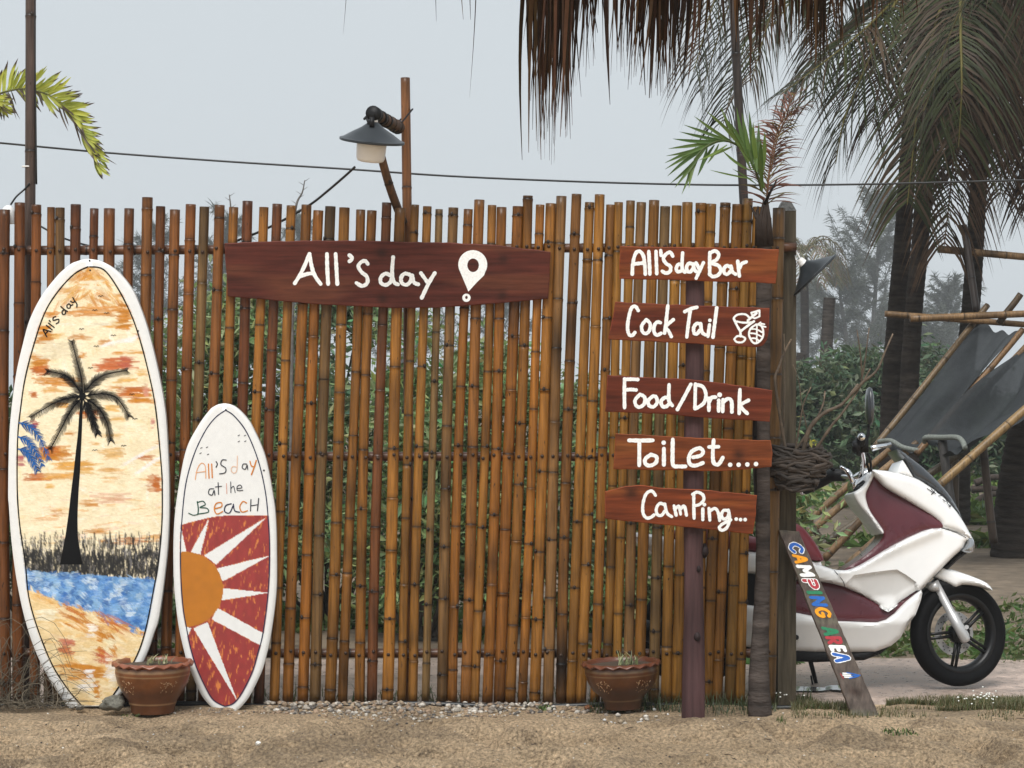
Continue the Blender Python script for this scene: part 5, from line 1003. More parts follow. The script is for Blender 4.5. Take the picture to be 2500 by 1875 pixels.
for i, (px, Y, w, top, lb) in enumerate(((2140, 165, 330, 462, 'tall feathery grey tree between the end post and palm pair'), (2060, 150, 260, 640, 'shorter feathery grey tree left of the tall grey one'), (2300, 172, 260, 690, 'feathery grey tree seen right of the palm pair'), (2240, 155, 260, 760, 'low feathery grey tree behind the palm pair'), (370, 155, 260, 545, 'feathery misty tree above the large surfboard'), (560, 145, 240, 520, 'feathery misty tree left of the long sign'),
                                     (730, 160, 280, 530, 'feathery misty tree behind the left half of the long sign'), (960, 168, 300, 640, 'feathery misty tree behind the long sign'), (1200, 170, 280, 700, 'feathery misty tree behind the right end of the long sign'), (1960, 178, 220, 690, 'faint feathery tree just right of the end post'))):
    needle_tree(px, Y, w, top, lb, 300 + i, nb=70 if i == 0 else 46, per=230 if i == 0 else 190, lean=(.1, -.2, .3, 0, .2, -.1)[i % 6])
# bare twigs poking up behind the fence
for i, (px, pts) in enumerate(((560, [(566, 640), (564, 520), (560, 475)]), (735, [(716, 640), (722, 510), (738, 470), (744, 440)]))):
    mb = MB((.13, .12, .11)); p = cr([P(a, b, 12.4) for a, b in [(px - 30, 1500)] + pts], 6); mb.tube(p, np.linspace(.012, .0025, len(p)), 5)
    for k in range(7): q = p[-2 - 2 * k]; mb.tube([q, q + np.array([(-1) ** k * .03, 0, .02])], [.002, .0008], 4)
    b0 = P(px - 30, 1500, 12.4); b0.z = -.04; mb.tube([b0, P(px - 30, 1500, 12.4)], .013, 5)
    tag(mb.build('bare_sapling', M['wood'], loc=tuple(b0)), ('thin bare twig rising above the fence near the surfboard', 'thin bare thorny twig rising above the fence by the lamp cord')[i], 'sapling')
# dead palm stumps and a far palm
for i, (px, top, Y, r, lb) in enumerate(((2020, 727, 45, .135, 'tall dead palm stump standing in the haze'), (1953, 860, 48, .12, 'shorter dead palm stump beside the end post'), (2003, 905, 46, .10, 'small dead stump close to the tall one'))):
    b = P(px - 10, 1100, Y); b.z = -.05; e = empty('dead_palm_trunk', b, lb, 'dead tree'); palm_trunk([b, P(px - 8, 960, Y), P(px + 5, top, Y)], [r * 1.1, r, r * .92], e, col=(.05, .042, .036), seed=20 + i, n=10)
b = P(1962, 1040, 80); b.z = -.05; e = empty('coconut_palm', b, 'small far palm with limp brownish crown beside the end post', 'palm tree'); palm_trunk([b, P(1965, 800, 80), P(1962, 620, 80)], [.2, .16, .15], e, seed=24, n=8, ring=.3)
mb = MB(); rd = random.Random(5); c0 = np.array(P(1962, 615, 80))
for k in range(14):
    a = 6.283 * k / 14; d = np.array([math.cos(a), math.sin(a), 0]); L = rd.uniform(1.4, 2.2); u = rd.uniform(.2, .9); frond(mb, [c0, c0 + d * L * .4 + np.array([0, 0, L * .35 * u]), c0 + d * L * .75 + np.array([0, 0, L * (.3 * u - .2)]), c0 + d * L * .9 + np.array([0, 0, L * (.1 * u - .7)])], .55, 26, .05, (.10, .095, .04), (.16, .10, .06), hang=1.1, rach=.03, seed=400 + k, mixp=.4)
mb.build('crown', M['leaf'], e)

# ------------------------------------------------------------------ thatched eave overhead
TY = 6.0
eave = empty('thatched_eave', (.35, TY - .3, 0), 'ragged brown palm-thatch eave hanging into the top of the view', 'thatch roof')
zb = P(0, -190, TY).z
bamboo('beam', (-2.1, TY, zb + .02), (2.6, TY, zb + .06), .035, eave, m='bambooh', base=(.10, .06, .03), seed=601, node=.4, side=False)
bamboo('beam', (-2.1, TY - .75, zb + .42), (2.6, TY - .75, zb + .46), .035, eave, m='bambooh', base=(.10, .06, .03), seed=602, node=.4, side=False)
for x in (-2.05, 2.5):
    for (yy, zz) in ((TY, zb + .1), (TY - .75, zb + .5)): bamboo('post', (x, yy + .05, -.05), (x, yy + .05, zz), .04, eave, base=(.10, .06, .03), seed=int(603 + x * 10 + yy * 7), node=.4, side=False)
for x in np.arange(-.5, 2.3, .55): bamboo('rafter', (x, TY + .12, zb - .01), (x, TY - .85, zb + .53), .022, eave, base=(.09, .055, .03), seed=int(700 + x * 20), node=.4, side=False)
def thatch_leaf(px, tips, w0, seed, top=-260, col=(.062, .034, .017), n=12, Yj=0.0):
    """one folded palm leaf: strips from the batten down to their tips (photo pixels)"""
    rd = random.Random(seed); mb = MB()
    for k in range(n):
        a = k / max(n - 1, 1) - .5; tx, ty = tips[0] + a * w0 * 1.1 + rd.gauss(0, 8), tips[1] - rd.random() ** 1.25 * tips[2] * 1.3; bx = px + a * w0 * .9
        Yk = TY + Yj + rd.uniform(-.04, .04); m = 8; wid = rd.choice([.0035, .005, .007, .009, .013]); bow = rd.gauss(0, 9); V = []; tw = rd.uniform(-.5, .5)
        for i in range(m + 1):
            t = i / m; q = np.array(P(bx + (tx - bx) * t ** 1.3 + bow * math.sin(math.pi * t), top + (ty - top) * t, Yk + .07 * t)); ww = wid / 2 * (1 if t < .4 else max((1 - (t - .4) / .6), .06) ** .8); an = tw * t + rd.uniform(-.05, .05)
            V += [q - ww * np.array([math.cos(an), math.sin(an), 0]), q + ww * np.array([math.cos(an), math.sin(an), 0])]
        c = np.array(col) * rd.choice([.25, .4, .6, .9, 1.2, 1.6]) * np.array([1, rd.uniform(.85, 1.1), rd.uniform(.8, 1.3)])
        mb.add(V, [(2 * i, 2 * i + 1, 2 * i + 3, 2 * i + 2) for i in range(m)], col=c)
    return mb.build('thatch_leaf', M['dryleaf'], eave)
TL = [(1330, (1318, 395, 150), 55, 20), (1352, (1345, 340, 160), 60, 22), (1385, (1362, 355, 190), 50, 18), (1365, (1350, 250, 170), 80, 20), (1395, (1385, 240, 170), 40, 12), (1420, (1410, 215, 130), 36, 9), (1300, (1285, 120, 90), 24, 5), (1440, (1445, 180, 120), 34, 7), (1460, (1448, 130, 80), 20, 5), (1480, (1486, 258, 160), 16, 5), (1500, (1502, 190, 120), 30, 7), (1530, (1520, 190, 110), 30, 7),
      (1560, (1540, 220, 130), 34, 10), (1590, (1565, 200, 130), 55, 20), (1600, (1590, 240, 150), 60, 22), (1625, (1610, 235, 160), 60, 20), (1650, (1640, 180, 140), 50, 16), (1668, (1655, 245, 170), 40, 12), (1690, (1672, 215, 150), 44, 12), (1720, (1712, 175, 140), 40, 9), (1775, (1772, 130, 100), 30, 8), (1800, (1815, 160, 130), 40, 9), (1830, (1838, 245, 180), 30, 8), (1870, (1868, 175, 150), 40, 8),
      (1900, (1895, 130, 110), 40, 8), (1930, (1932, 150, 130), 40, 9), (1965, (1962, 120, 90), 40, 9), (1990, (1985, 155, 110), 50, 20), (2005, (1998, 190, 130), 44, 18), (2020, (2015, 125, 90), 50, 16), (2060, (2062, 180, 150), 40, 9), (2110, (2112, 150, 130), 40, 9), (2160, (2155, 90, 80), 40, 8), (2210, (2215, 60, 60), 40, 8),
      (1165, (1150, 238, 0), 4, 1), (1148, (1148, 48, 0), 4, 2), (848, (848, 84, 0), 3, 1), (1068, (1075, 52, 0), 3, 1), (1345, (1345, 405, 20), 16, 3), (1318, (1320, 352, 30), 14, 3), (1386, (1383, 330, 20), 10, 2), (1610, (1608, 252, 20), 12, 3), (1485, (1485, 262, 10), 4, 1)]
for k, (px, tips, w0, n) in enumerate(TL): thatch_leaf(px, tips, w0 * (1.12 if n > 9 else 1), 800 + k, n=max(1, int(n * 1.25)), Yj=random.uniform(-.12, .06))
for k in range(36):                                            # upper layers of the roof, above the frame
    px = 700 + 1700 * random.random(); lay = k % 2
    rd = random.Random(900 + k); mb = MB()
    for j in range(16):
        x = (px - CX) / F * TY + rd.uniform(-.1, .1); y0 = TY - .25 - .38 * lay; z0 = zb + .17 + .21 * lay; L = rd.uniform(.45, .6); w = rd.uniform(.012, .022)
        V = []
        for i in range(4): t = i / 3; q = np.array([x + rd.uniform(-.01, .01), y0 + L * .86 * t, z0 + .03 * rd.random() - L * .46 * t]); V += [q - np.array([w / 2, 0, 0]), q + np.array([w / 2, 0, 0])]
        mb.add(V, [(2 * i, 2 * i + 1, 2 * i + 3, 2 * i + 2) for i in range(3)], col=np.array([.04, .026, .016]) * rd.uniform(.5, 1.4))
    mb.build('thatch_leaf', M['dryleaf'], eave)

# ------------------------------------------------------------------ root basket planter with bare branches
c0 = np.array(P(1950, 1190, 9.93)); nest = empty('root_planter', c0, 'dark basket of twisted roots fixed on the end post', 'planter')
rd = random.Random(31)
for k in range(64):                                            # each root is a piece of its own
    lay = k / 64; zc = P(0, 1186 - 88 * lay, 9.93).z; rx = (.072 + .058 * min(1, lay * 1.6)) * rd.uniform(.92, 1.08); ry = .085 * rd.uniform(.9, 1.1); a0 = rd.uniform(0, 6.28); ln = rd.uniform(2.2, 4.6); cx = P(1946 + 8 * lay, 0, 9.93).x
    p = [np.array([cx + rx * math.cos(a0 + ln * t) + .012 * math.sin(9 * t + k), 9.93 + ry * math.sin(a0 + ln * t), zc + .022 * math.sin(5 * t + k * 2) + rd.uniform(-.004, .004)]) for t in np.linspace(0, 1, 14)]
    mb = MB(); mb.tube(p, np.linspace(rd.uniform(.009, .016), .004, 14), 6, True, col=np.array([.035, .026, .02]) * rd.uniform(.6, 1.7)); mb.build('root', M['wood'], nest)
mb = MB((.03, .022, .016)); mb.lathe([(.03, -.03), (.065, .02), (.085, .07), (.08, .085), (.001, .09)], c=c0 + np.array([0, 0, .035]), n=20); mb.build('soil', M['soil'], nest)
mb = MB()
for k in range(26): rockmesh(mb, c0 + np.array([rd.uniform(-.05, .03), -.06 + rd.uniform(-.02, .02), .13 + rd.uniform(0, .014)]), .007, (.42, .33, .25), 50 + k)
mb.build('chippings', M['stone'], nest)
br = empty('bare_branches', P(1955, 1115, 9.93), 'bare knotted branches growing out of the root planter', 'plant')
for pts, r in (([(1958, 1120), (1975, 1050), (2010, 1010), (2058, 985), (2095, 938)], .012), ([(2058, 985), (2105, 935), (2140, 905), (2160, 860), (2180, 815)], .0075), ([(1990, 1100), (2030, 1040), (2055, 1010), (2090, 960), (2125, 900)], .0075), ([(2102, 938), (2112, 880), (2118, 830), (2122, 800)], .0045), ([(2105, 920), (2100, 860), (2092, 805)], .0045),
               ([(1935, 1110), (1970, 1060), (1995, 1020), (2010, 985), (2014, 955)], .007), ([(1940, 1110), (1952, 1040), (1962, 985), (1980, 945)], .005), ([(1918, 1100), (1905, 1020), (1892, 930), (1900, 900), (1915, 860), (1932, 828)], .008), ([(1914, 1100), (1914, 1000), (1916, 900), (1914, 815)], .004), ([(1985, 1110), (1960, 1000), (1950, 930), (1936, 890)], .003)):
    p = cr([P(a, b, 9.92 - .02 * math.sin(i)) for i, (a, b) in enumerate(pts)], 7); mb = MB(); rr = np.linspace(r, r * .45, len(p)) * np.array([1 + .22 * (i % 5 == 0) for i in range(len(p))])
    cols = [np.array([.085, .062, .042]) * (1 if i < len(p) * .8 else 1.9) * random.uniform(.8, 1.2) for i in range(len(p))]; mb.tube(p, rr, 7, True, cols=cols); mb.build('branch', M['wood'], br)
mb = MB(); leaves(mb, np.array([P(1985 + random.uniform(-8, 8), 1083 + random.uniform(-8, 8), 9.87) for _ in range(9)]), .022, (.30, .30, .03), np.random.default_rng(3)); mb.build('leaf', M['leaf'], br)

# ------------------------------------------------------------------ bamboo sling chairs
def cane(name, a, b, r, e, seed, base=(.22, .13, .06)): return bamboo(name, a, b, r, e, base=base, seed=seed, node=.42, n=10, side=False)
def sling(e, BLq, BRq, TRq, TLq, sag, seed, col):
    nx, ny = 34, 44; V = []; rd = random.Random(seed); A = [np.array(q) for q in (BLq, BRq, TRq, TLq)]
    C = []
    for j in range(ny + 1):
        t = j / ny
        for i in range(nx + 1):
            s = i / nx; q = (A[0] * (1 - s) + A[1] * s) * (1 - t) + (A[3] * (1 - s) + A[2] * s) * t
            sg = sag * math.sin(math.pi * s) * (.35 + .65 * math.sin(math.pi * min(t * 1.1, 1))) + .075 * math.sin(s * 8 + t * 3 + seed) * (t * (1 - t) * 4) ** .5 + .02 * math.sin(s * 17 - t * 5)
            V.append(q + np.array([0, .45 * sg, -sg])); C.append(np.array(col) * (.9 + .2 * rd.random()))
    Q = [(j * (nx + 1) + i, j * (nx + 1) + i + 1, (j + 1) * (nx + 1) + i + 1, (j + 1) * (nx + 1) + i) for j in range(ny) for i in range(nx)]
    mb = MB(); mb.add(V, Q, col=np.array(C)); return mb.build('sling', M['net'], e)
NC = (.036, .040, .043)
ch = empty('sling_chair', P(2180, 1330, 19.0) * 1, 'far bamboo sling chair with grey net, left of the pair', 'chair', 'bamboo sling chairs')
ch.location.z = 0
g0 = P(1952, 1286, 19.6); g0.z = 0.02; cane('rail', P(1952, 1288, 19.6), P(2185, 1088, 19.6), .034, ch, 61); cane('rail', P(1968, 1305, 18.9), P(2240, 1080, 18.9), .034, ch, 62)
cane('back_rail', P(2135, 1092, 19.3), P(2412, 745, 19.9), .030, ch, 63); cane('back_rail', P(2240, 1108, 18.6), P(2495, 805, 19.2), .030, ch, 64)
cane('crossbar', P(2160, 766, 19.75), P(2600, 800, 19.75), .030, ch, 65, (.27, .17, .08)); cane('crossbar', P(2222, 778, 19.55), P(2600, 762, 19.55), .034, ch, 66, (.27, .17, .08)); cane('upright', P(2440, 790, 19.6), P(2490, 718, 19.6), .032, ch, 67, (.16, .10, .05)); cane('upright', P(2385, 760, 20.0), P(2352, 550, 20.2), .035, ch, 68, (.07, .05, .04))
cane('top_pole', P(2290, 608, 20.2), P(2600, 636, 20.2), .036, ch, 69, (.25, .16, .08))
cane('leg', P(2330, 1265, 20.0), P(2330, 860, 20.0), .035, ch, 70, (.10, .07, .045))
mb = MB(); mb.tube(cr([P(2146, 1078, 19.2), P(2175, 1076, 19.0), P(2205, 1092, 18.8), P(2243, 1100, 18.6)], 6), .021, 10); mb.build('rope_bar', M['rope'], ch)
sling(ch, P(2140, 1086, 19.25), P(2243, 1098, 18.6), P(2492, 812, 19.2), P(2392, 785, 19.8), .12, 1, NC)
ch2 = empty('sling_chair', P(2300, 1380, 18.0), 'near bamboo sling chair with grey net, at the right edge', 'chair', 'bamboo sling chairs'); ch2.location.z = 0
cane('rail', P(1998, 1335, 18.4), P(2345, 1108, 18.4), .036, ch2, 71, (.12, .085, .05)); cane('rail', P(2010, 1366, 17.8), P(2125, 1245, 17.8), .034, ch2, 72); cane('rail', P(2068, 1380, 17.4), P(2300, 1178, 17.4), .034, ch2, 73); cane('rail', P(2285, 1190, 17.4), P(2560, 950, 17.6), .036, ch2, 74, (.25, .15, .06))
cane('back_rail', P(2310, 1050, 18.3), P(2580, 768, 18.9), .030, ch2, 75, (.25, .15, .07)); cane('back_leg', P(2427, 1326, 18.0), P(2398, 1085, 17.9), .036, ch2, 76, (.08, .055, .04)); cane('brace', P(1935, 1220, 18.6), P(2005, 1318, 18.5), .03, ch2, 77, (.12, .085, .05))
mb = MB(); mb.tube(cr([P(2257, 1078, 18.3), P(2262, 1068, 18.2), P(2300, 1068, 18.0), P(2335, 1068, 17.8), P(2350, 1078, 17.7), P(2356, 1094, 17.6)], 6), .023, 10); mb.build('rope_bar', M['rope'], ch2)
sling(ch2, P(2260, 1072, 18.25), P(2354, 1098, 17.6), P(2590, 940, 17.7), P(2560, 790, 18.8), .20, 4, NC)
cane('leg', P(2330, 1278, 17.9), P(2300, 1075, 18.05), .04, ch2, 78, (.06, .048, .04))
# driftwood on the far sand
for i, (a, b) in enumerate((((2370, 1238), (2440, 1205)), ((2372, 1195), (2480, 1212)), ((2380, 1180), (2470, 1170)))):
    Y = GY(max(a[1], b[1])) if i == 0 else 27.0; mb = MB(); q0, q1 = P(*a, Y), P(*b, Y); mb.tube(cr([q0, (q0 + q1) / 2 + Vector((0, 0, .05)), q1], 6), np.linspace(.05, .03, 13), 7, col=(.06, .042, .032)); tag(mb.build('driftwood', M['wood'], loc=tuple(q0)), ('thin dark driftwood branch behind the scooter windscreen', 'brown driftwood log behind the sling chair leg', 'uppermost driftwood log lying under the vines')[i], 'driftwood')

# ------------------------------------------------------------------ scooter
sco = P(2010, 1675, 10.58); sco.z = -.012
scooter = empty('scooter', sco, 'white and maroon motor scooter parked behind the fence end', 'scooter')
LEAN = math.radians(-5.5); scooter.rotation_euler = (LEAN, 0, 0)
MW = Matrix.Translation(sco) @ Matrix.Rotation(LEAN, 4, 'X'); MI = MW.inverted(); CAM = Vector((0, 0, H))
def SL(px, py, yo):
    """scooter-local point with local y = yo that shows at photo pixel px, py"""
    d = Vector(((px - CX) / F, 1, (CY - py) / F)); a = MI @ CAM; b = MI.to_3x3() @ d; t = (yo - a.y) / b.y; return a + b * t
def LW(px, py, Y): return MI @ P(px, py, Y)
def inpoly(pt, poly):
    x, y = pt; r = False; j = len(poly) - 1
    for i in range(len(poly)):
        xi, yi = poly[i]; xj, yj = poly[j]
        if (yi > y) != (yj > y) and x < (xj - xi) * (y - yi) / (yj - yi + 1e-12) + xi: r = not r
        j = i
    return r
def panel(name, poly, yb, bulge, R, m, parent=None, smooth=3, step=7, sharp=35, inner=None, label=None, crease=None):
    pl = [tuple(q) for q in (cr(poly, smooth, True) if smooth > 1 else np.array(poly, float))]
    A = np.array(pl); lo, hi = A.min(0), A.max(0); pts = [Vector(q) for q in pl]; n = len(pl)
    B = np.roll(A, -1, 0)
    def dist(q):
        d = B - A; t = np.clip(((q - A) * d).sum(1) / ((d * d).sum(1) + 1e-9), 0, 1); return np.hypot(*(q - (A + d * t[:, None])).T).min()
    for x in np.arange(lo[0] + step / 2, hi[0], step):
        for y in np.arange(lo[1] + step / 2, hi[1], step):
            if inpoly((x, y), pl) and dist(np.array([x, y])) > step * .45: pts.append(Vector((x, y)))
    for fr in (.12, .35, .65):                                  # rings near the edge keep the rounding smooth
        for i in range(0, n, 1):
            t = A[(i + 1) % n] - A[i - 1]; t /= np.linalg.norm(t) + 1e-9; q = A[i] + np.array([-t[1], t[0]]) * R * fr
            if not inpoly(q, pl): q = A[i] - np.array([-t[1], t[0]]) * R * fr
            if inpoly(q, pl) and dist(q) > R * fr * .8: pts.append(Vector(q))
    ce = []
    for ln in crease or []:
        for off in (0.0, 3.5):                                   # a hard line and a second one just inside it
            L_ = np.array(ln, float); cen = L_.mean(0) + np.array([0, 30.0]); L_ = L_ + (cen - L_) / np.linalg.norm(cen - L_, axis=1)[:, None] * off
            dense = np.vstack([L_[i] + (L_[i + 1] - L_[i]) * np.linspace(0, 1, max(2, int(np.linalg.norm(L_[i + 1] - L_[i]) / 4)), endpoint=False)[:, None] for i in range(len(L_) - 1)] + [L_[-1:]])
            k0 = len(pts); pts += [Vector(q) for q in dense]; ce += [(k0 + i, k0 + i + 1) for i in range(len(dense) - 1)]
    res = delaunay_2d_cdt(pts, ce, [list(range(n))], 1, 1e-3)
    V = []
    for v in res[0]:
        d = min(dist(np.array([v.x, v.y])) / R, 1); h = bulge * math.sqrt(max(0, 1 - (1 - d) ** 2)); w = yb(v.x, v.y) if callable(yb) else yb
        V.append(tuple(SL(v.x, v.y, -(w + h))))
    T = [f for f in res[2] if len(f) == 3]; V = np.array(V); mb = MB(); k = len(V)
    ob = [(a, b) for a, b in ((e[0], e[1]) for e in res[1])]
    cnt = {}
    for f in T:
        for i in range(3): e = tuple(sorted((f[i], f[(i + 1) % 3]))); cnt[e] = cnt.get(e, 0) + 1
    bd = [e for e, c in cnt.items() if c == 1]
    V2 = V * np.array([1, -1, 1]); mb.add(np.vstack([V, V2]), [(a, b, b + k, a + k) for a, b in bd], list(T) + [tuple(i + k for i in f[::-1]) for f in T])
    o = mb.build(name, M[m], parent or scooter, local=True)
    sharpen(o, sharp); 
    if label: o['label'] = label
    return o
lerp = lambda x0, w0, x1, w1: (lambda x, y: w0 + (w1 - w0) * min(max((x - x0) / (x1 - x0), 0), 1))
# front cowl: upper white shell, nose narrower than the shield
panel('front_cowl', [(2129, 1147), (2150, 1148), (2180, 1152), (2232, 1166), (2262, 1183), (2297, 1208), (2328, 1240), (2351, 1272), (2368, 1302), (2374, 1316), (2360, 1311), (2330, 1298), (2302, 1289), (2294, 1276), (2272, 1258), (2248, 1242), (2222, 1226), (2199, 1212), (2176, 1198), (2161, 1188), (2148, 1174), (2135, 1160)], lerp(2130, .180, 2370, .085), .036, 15, 'white', step=5)
panel('leg_shield', [(2133, 1158), (2121, 1185), (2112, 1207), (2116, 1230), (2124, 1252), (2139, 1272), (2156, 1300), (2153, 1316), (2129, 1342), (2099, 1366), (2057, 1393), (2084, 1391), (2136, 1364), (2186, 1334), (2251, 1302), (2298, 1291), (2296, 1274), (2250, 1241), (2199, 1212), (2160, 1188)], lerp(2057, .13, 2290, .135), .012, 30, 'maroon', smooth=2)
panel('shield_edge', [(2085, 1203), (2100, 1192), (2116, 1176), (2126, 1154), (2131, 1149), (2134, 1160), (2124, 1183), (2114, 1206), (2117, 1228), (2126, 1250), (2141, 1272), (2157, 1296), (2154, 1303), (2138, 1284), (2124, 1264), (2110, 1248), (2099, 1235), (2088, 1217)], .150, .02, 8, 'white', step=5)
SCOOP = [(2062, 1431), (2085, 1404), (2130, 1397), (2170, 1392), (2190, 1390), (2212, 1403), (2236, 1420), (2241, 1442), (2200, 1469), (2169, 1494), (2140, 1476), (2112, 1459)]
def fair(x, y):
    w = lerp(2200, .165, 2374, .065)(x, y)
    w += .016 * math.exp(-((y - (1330 + (2200 - x) * .42)) / 16) ** 2) if 2050 < x < 2300 else 0
    if inpoly((x, y), SCOOP):
        q = np.array([x, y]); A_ = np.array(SCOOP[:8], float); d_ = A_[1:] - A_[:-1]; t_ = np.clip(((q - A_[:-1]) * d_).sum(1) / (d_ * d_).sum(1), 0, 1); dd = np.hypot(*(q - (A_[:-1] + d_ * t_[:, None])).T).min()
        w -= .016 * min(dd / 3.2, 1) + .045 * min(dd / 60, 1)
    return w
panel('side_fairing', [(2374, 1312), (2340, 1298), (2298, 1287), (2251, 1297), (2186, 1329), (2136, 1359), (2100, 1380), (2072, 1391), (2054, 1392), (2032, 1389), (1990, 1374), (1940, 1352), (1900, 1345), (1900, 1400), (1960, 1411), (2007, 1420), (2062, 1432), (2112, 1459), (2140, 1476), (2169, 1494), (2200, 1469), (2238, 1443), (2248, 1441), (2276, 1411), (2303, 1384), (2330, 1357), (2352, 1338), (2358, 1325)], fair, .040, 11, 'white', smooth=2, step=5.5, sharp=28, crease=[SCOOP[1:7]])
panel('side_panel', [(1860, 1405), (1935, 1418), (2002, 1419), (2060, 1431), (2108, 1455), (2150, 1480), (2169, 1492), (2200, 1466), (2233, 1441), (2249, 1440), (2212, 1472), (2186, 1498), (2165, 1514), (2141, 1520), (2045, 1517), (1935, 1496), (1860, 1480)], .128, .014, 16, 'maroon', smooth=1)
panel('lower_fairing', [(1780, 1470), (1860, 1482), (1935, 1494), (2045, 1516), (2141, 1520), (2165, 1513), (2186, 1497), (2212, 1470), (2249, 1440), (2252, 1448), (2248, 1467), (2235, 1502), (2212, 1530), (2199, 1557), (2175, 1577), (2135, 1592), (1990, 1592), (1860, 1586), (1780, 1570)], lambda x, y: .165 - .07 * min(max((y - 1520) / 75, 0), 1), .02, 12, 'white', smooth=1)
panel('belly_pan', [(1780, 1574), (1935, 1580), (2060, 1590), (2150, 1584), (2180, 1572), (2150, 1596), (2110, 1612), (1990, 1617), (1850, 1610)], .085, .02, 12, 'black', smooth=1)
panel('seat', [(1640, 1296), (1720, 1282), (1800, 1300), (1860, 1312), (1900, 1290), (1936, 1278), (1958, 1286), (1978, 1308), (1996, 1334), (2010, 1362), (2004, 1371), (1960, 1366), (1880, 1352), (1760, 1340), (1650, 1322)], .085, .05, 22, 'seat', smooth=3)
panel('tail_fairing', [(1545, 1300), (1600, 1306), (1650, 1316), (1760, 1338), (1880, 1352), (1990, 1374), (2004, 1372), (2010, 1420), (1930, 1414), (1850, 1400), (1750, 1398), (1640, 1376), (1560, 1330)], .11, .03, 16, 'white', smooth=2)
panel('under_seat', [(1650, 1380), (1760, 1400), (1860, 1404), (1870, 1500), (1800, 1560), (1720, 1540), (1690, 1450)], .08, .02, 16, 'black', smooth=2)
panel('headlamp', [(2374, 1312), (2380, 1330), (2377, 1346), (2366, 1351), (2340, 1345), (2352, 1337), (2359, 1322), (2360, 1311)], .075, .035, 12, 'lens', smooth=2, step=4)
panel('nose_underside', [(2304, 1386), (2330, 1360), (2352, 1342), (2362, 1350), (2340, 1366), (2312, 1392)], .06, .02, 8, 'black', smooth=1, step=5)
panel('windscreen', [(2189, 1097), (2206, 1104), (2222, 1117), (2258, 1145), (2291, 1177), (2315, 1205), (2333, 1232), (2350, 1266), (2340, 1256), (2310, 1220), (2280, 1194), (2250, 1175), (2232, 1167), (2222, 1150), (2212, 1128)], lambda x, y: .135 - .0006 * max(0, x - 2200), .03, 14, 'smoke', smooth=2, step=5)
panel('screen_bracket', [(2190, 1155), (2196, 1136), (2204, 1123), (2212, 1135), (2222, 1152), (2230, 1166), (2210, 1160)], .145, .012, 6, 'white', smooth=1, step=4)
o = None
ink = Ink(lambda x, y, off: SL(x, y, -(lerp(2130, .180, 2370, .085)(x, y) + .037 + off)), .001)
for s_ in ([(1262, 172), (1300, 196), (1330, 215)], [(1300, 175), (1345, 222)], [(1340, 190), (1305, 228)], [(1355, 205), (1395, 232)], [(1375, 245), (1410, 240)], [(1415, 280), (1440, 300)], [(1450, 290), (1462, 318)], [(1470, 330), (1492, 352)], [(1478, 352), (1498, 330)]): ink.stroke([(1950 + u / 4.022, 1150 + v / 4.022) for u, v in s_], 2.2, (.03, .03, .035), k=3)
ink.build('emblem', bpy.data.objects['front_cowl'], local=True)
for nm, ln in (('panel_gap', [(2037, 1393), (2050, 1408), (2059, 1420), (2062, 1432)]), ('panel_gap', [(2298, 1289), (2330, 1299), (2358, 1312)]), ('panel_gap', [(2099, 1352), (2104, 1357)])):
    ink = Ink(lambda x, y, off: SL(x, y, -(fair(x, y) + .041 + off)), .0004); ink.stroke(ln, 1.6, (.02, .02, .022), k=5); ink.build(nm, bpy.data.objects['side_fairing'], local=True)
# wheels
def wheel(px, py, Rr, steer, yo, name='front_wheel', disc=True):
    c = SL(px, py, yo); rz = np.array(Matrix.Rotation(math.radians(steer), 3, 'Z')); ax = np.array(Matrix.Rotation(math.radians(90), 3, 'X')); rot = rz @ ax; w = .046
    t_in = Rr * .735
    mb = MB(); prof = [(t_in, -.030), (t_in + .012, -.036), (Rr * .86, -w), (Rr * .94, -w * .88), (Rr * .985, -w * .55), (Rr, 0), (Rr * .985, w * .55), (Rr * .94, w * .88), (Rr * .86, w), (t_in + .012, .036), (t_in, .030)]
    mb.lathe(prof, c=c, n=64, rot=rot); wo = sharpen(mb.build(name, M['tyre'], scooter, local=True), 50); wo['label'] = 'black tyre and wheel at the ' + ('front' if disc else 'rear')
    mb = MB(); mb.lathe([(t_in + .004, -.034), (t_in - .006, -.037), (t_in - .018, -.030), (t_in - .028, -.012), (t_in - .028, .012), (t_in - .018, .030), (t_in - .006, .037), (t_in + .004, .034)], c=c, n=64, rot=rot); mb.build('rim', M['rim'], wo, local=True)
    for k in range(5):
        a = math.radians(41 - 72 * k); mb = MB()
        for sd_ in (-1, 1):
            p = [np.array([r * math.cos(a + sd_ * da), r * math.sin(a + sd_ * da), .014]) for r, da in ((.03, .30), (t_in * .5, .11), (t_in - .014, .062))]; mb.tube([rot @ q + np.array(c) for q in p], [.011, .0085, .008], 6)
        mb.build('spoke', M['rim'], wo, local=True)
    mb = MB(); mb.lathe([(.001, -.048), (.022, -.048), (.034, -.034), (.05, -.015), (.05, .03), (.001, .032)], c=c, n=24, rot=rot); mb.build('hub', M['rim'], wo, local=True)
    if disc:
        mb = MB(); mb.lathe([(.072, -.036), (.108, -.036), (.108, -.041), (.072, -.041), (.072, -.036)], c=c, n=48, rot=rot); d = sharpen(mb.build('brake_disc', M['alu'], wo, local=True), 30)
        mb = MB()
        for k in range(40):
            a = 6.283 * k / 40; r = .080 + .010 * (k % 3); q = rot @ np.array([r * math.cos(a), r * math.sin(a), -.0338]); mb.tube([q + np.array(c), rot @ np.array([r * math.cos(a), r * math.sin(a), -.0355]) + np.array(c)], .0032, 6)
        mb.build('disc_hole', M['black'], d, local=True)
    return wo
fw = wheel(2339, 1546, .2595, 20, .0)
wheel(1690, 1546, .262, 0, .0, 'rear_wheel', False)
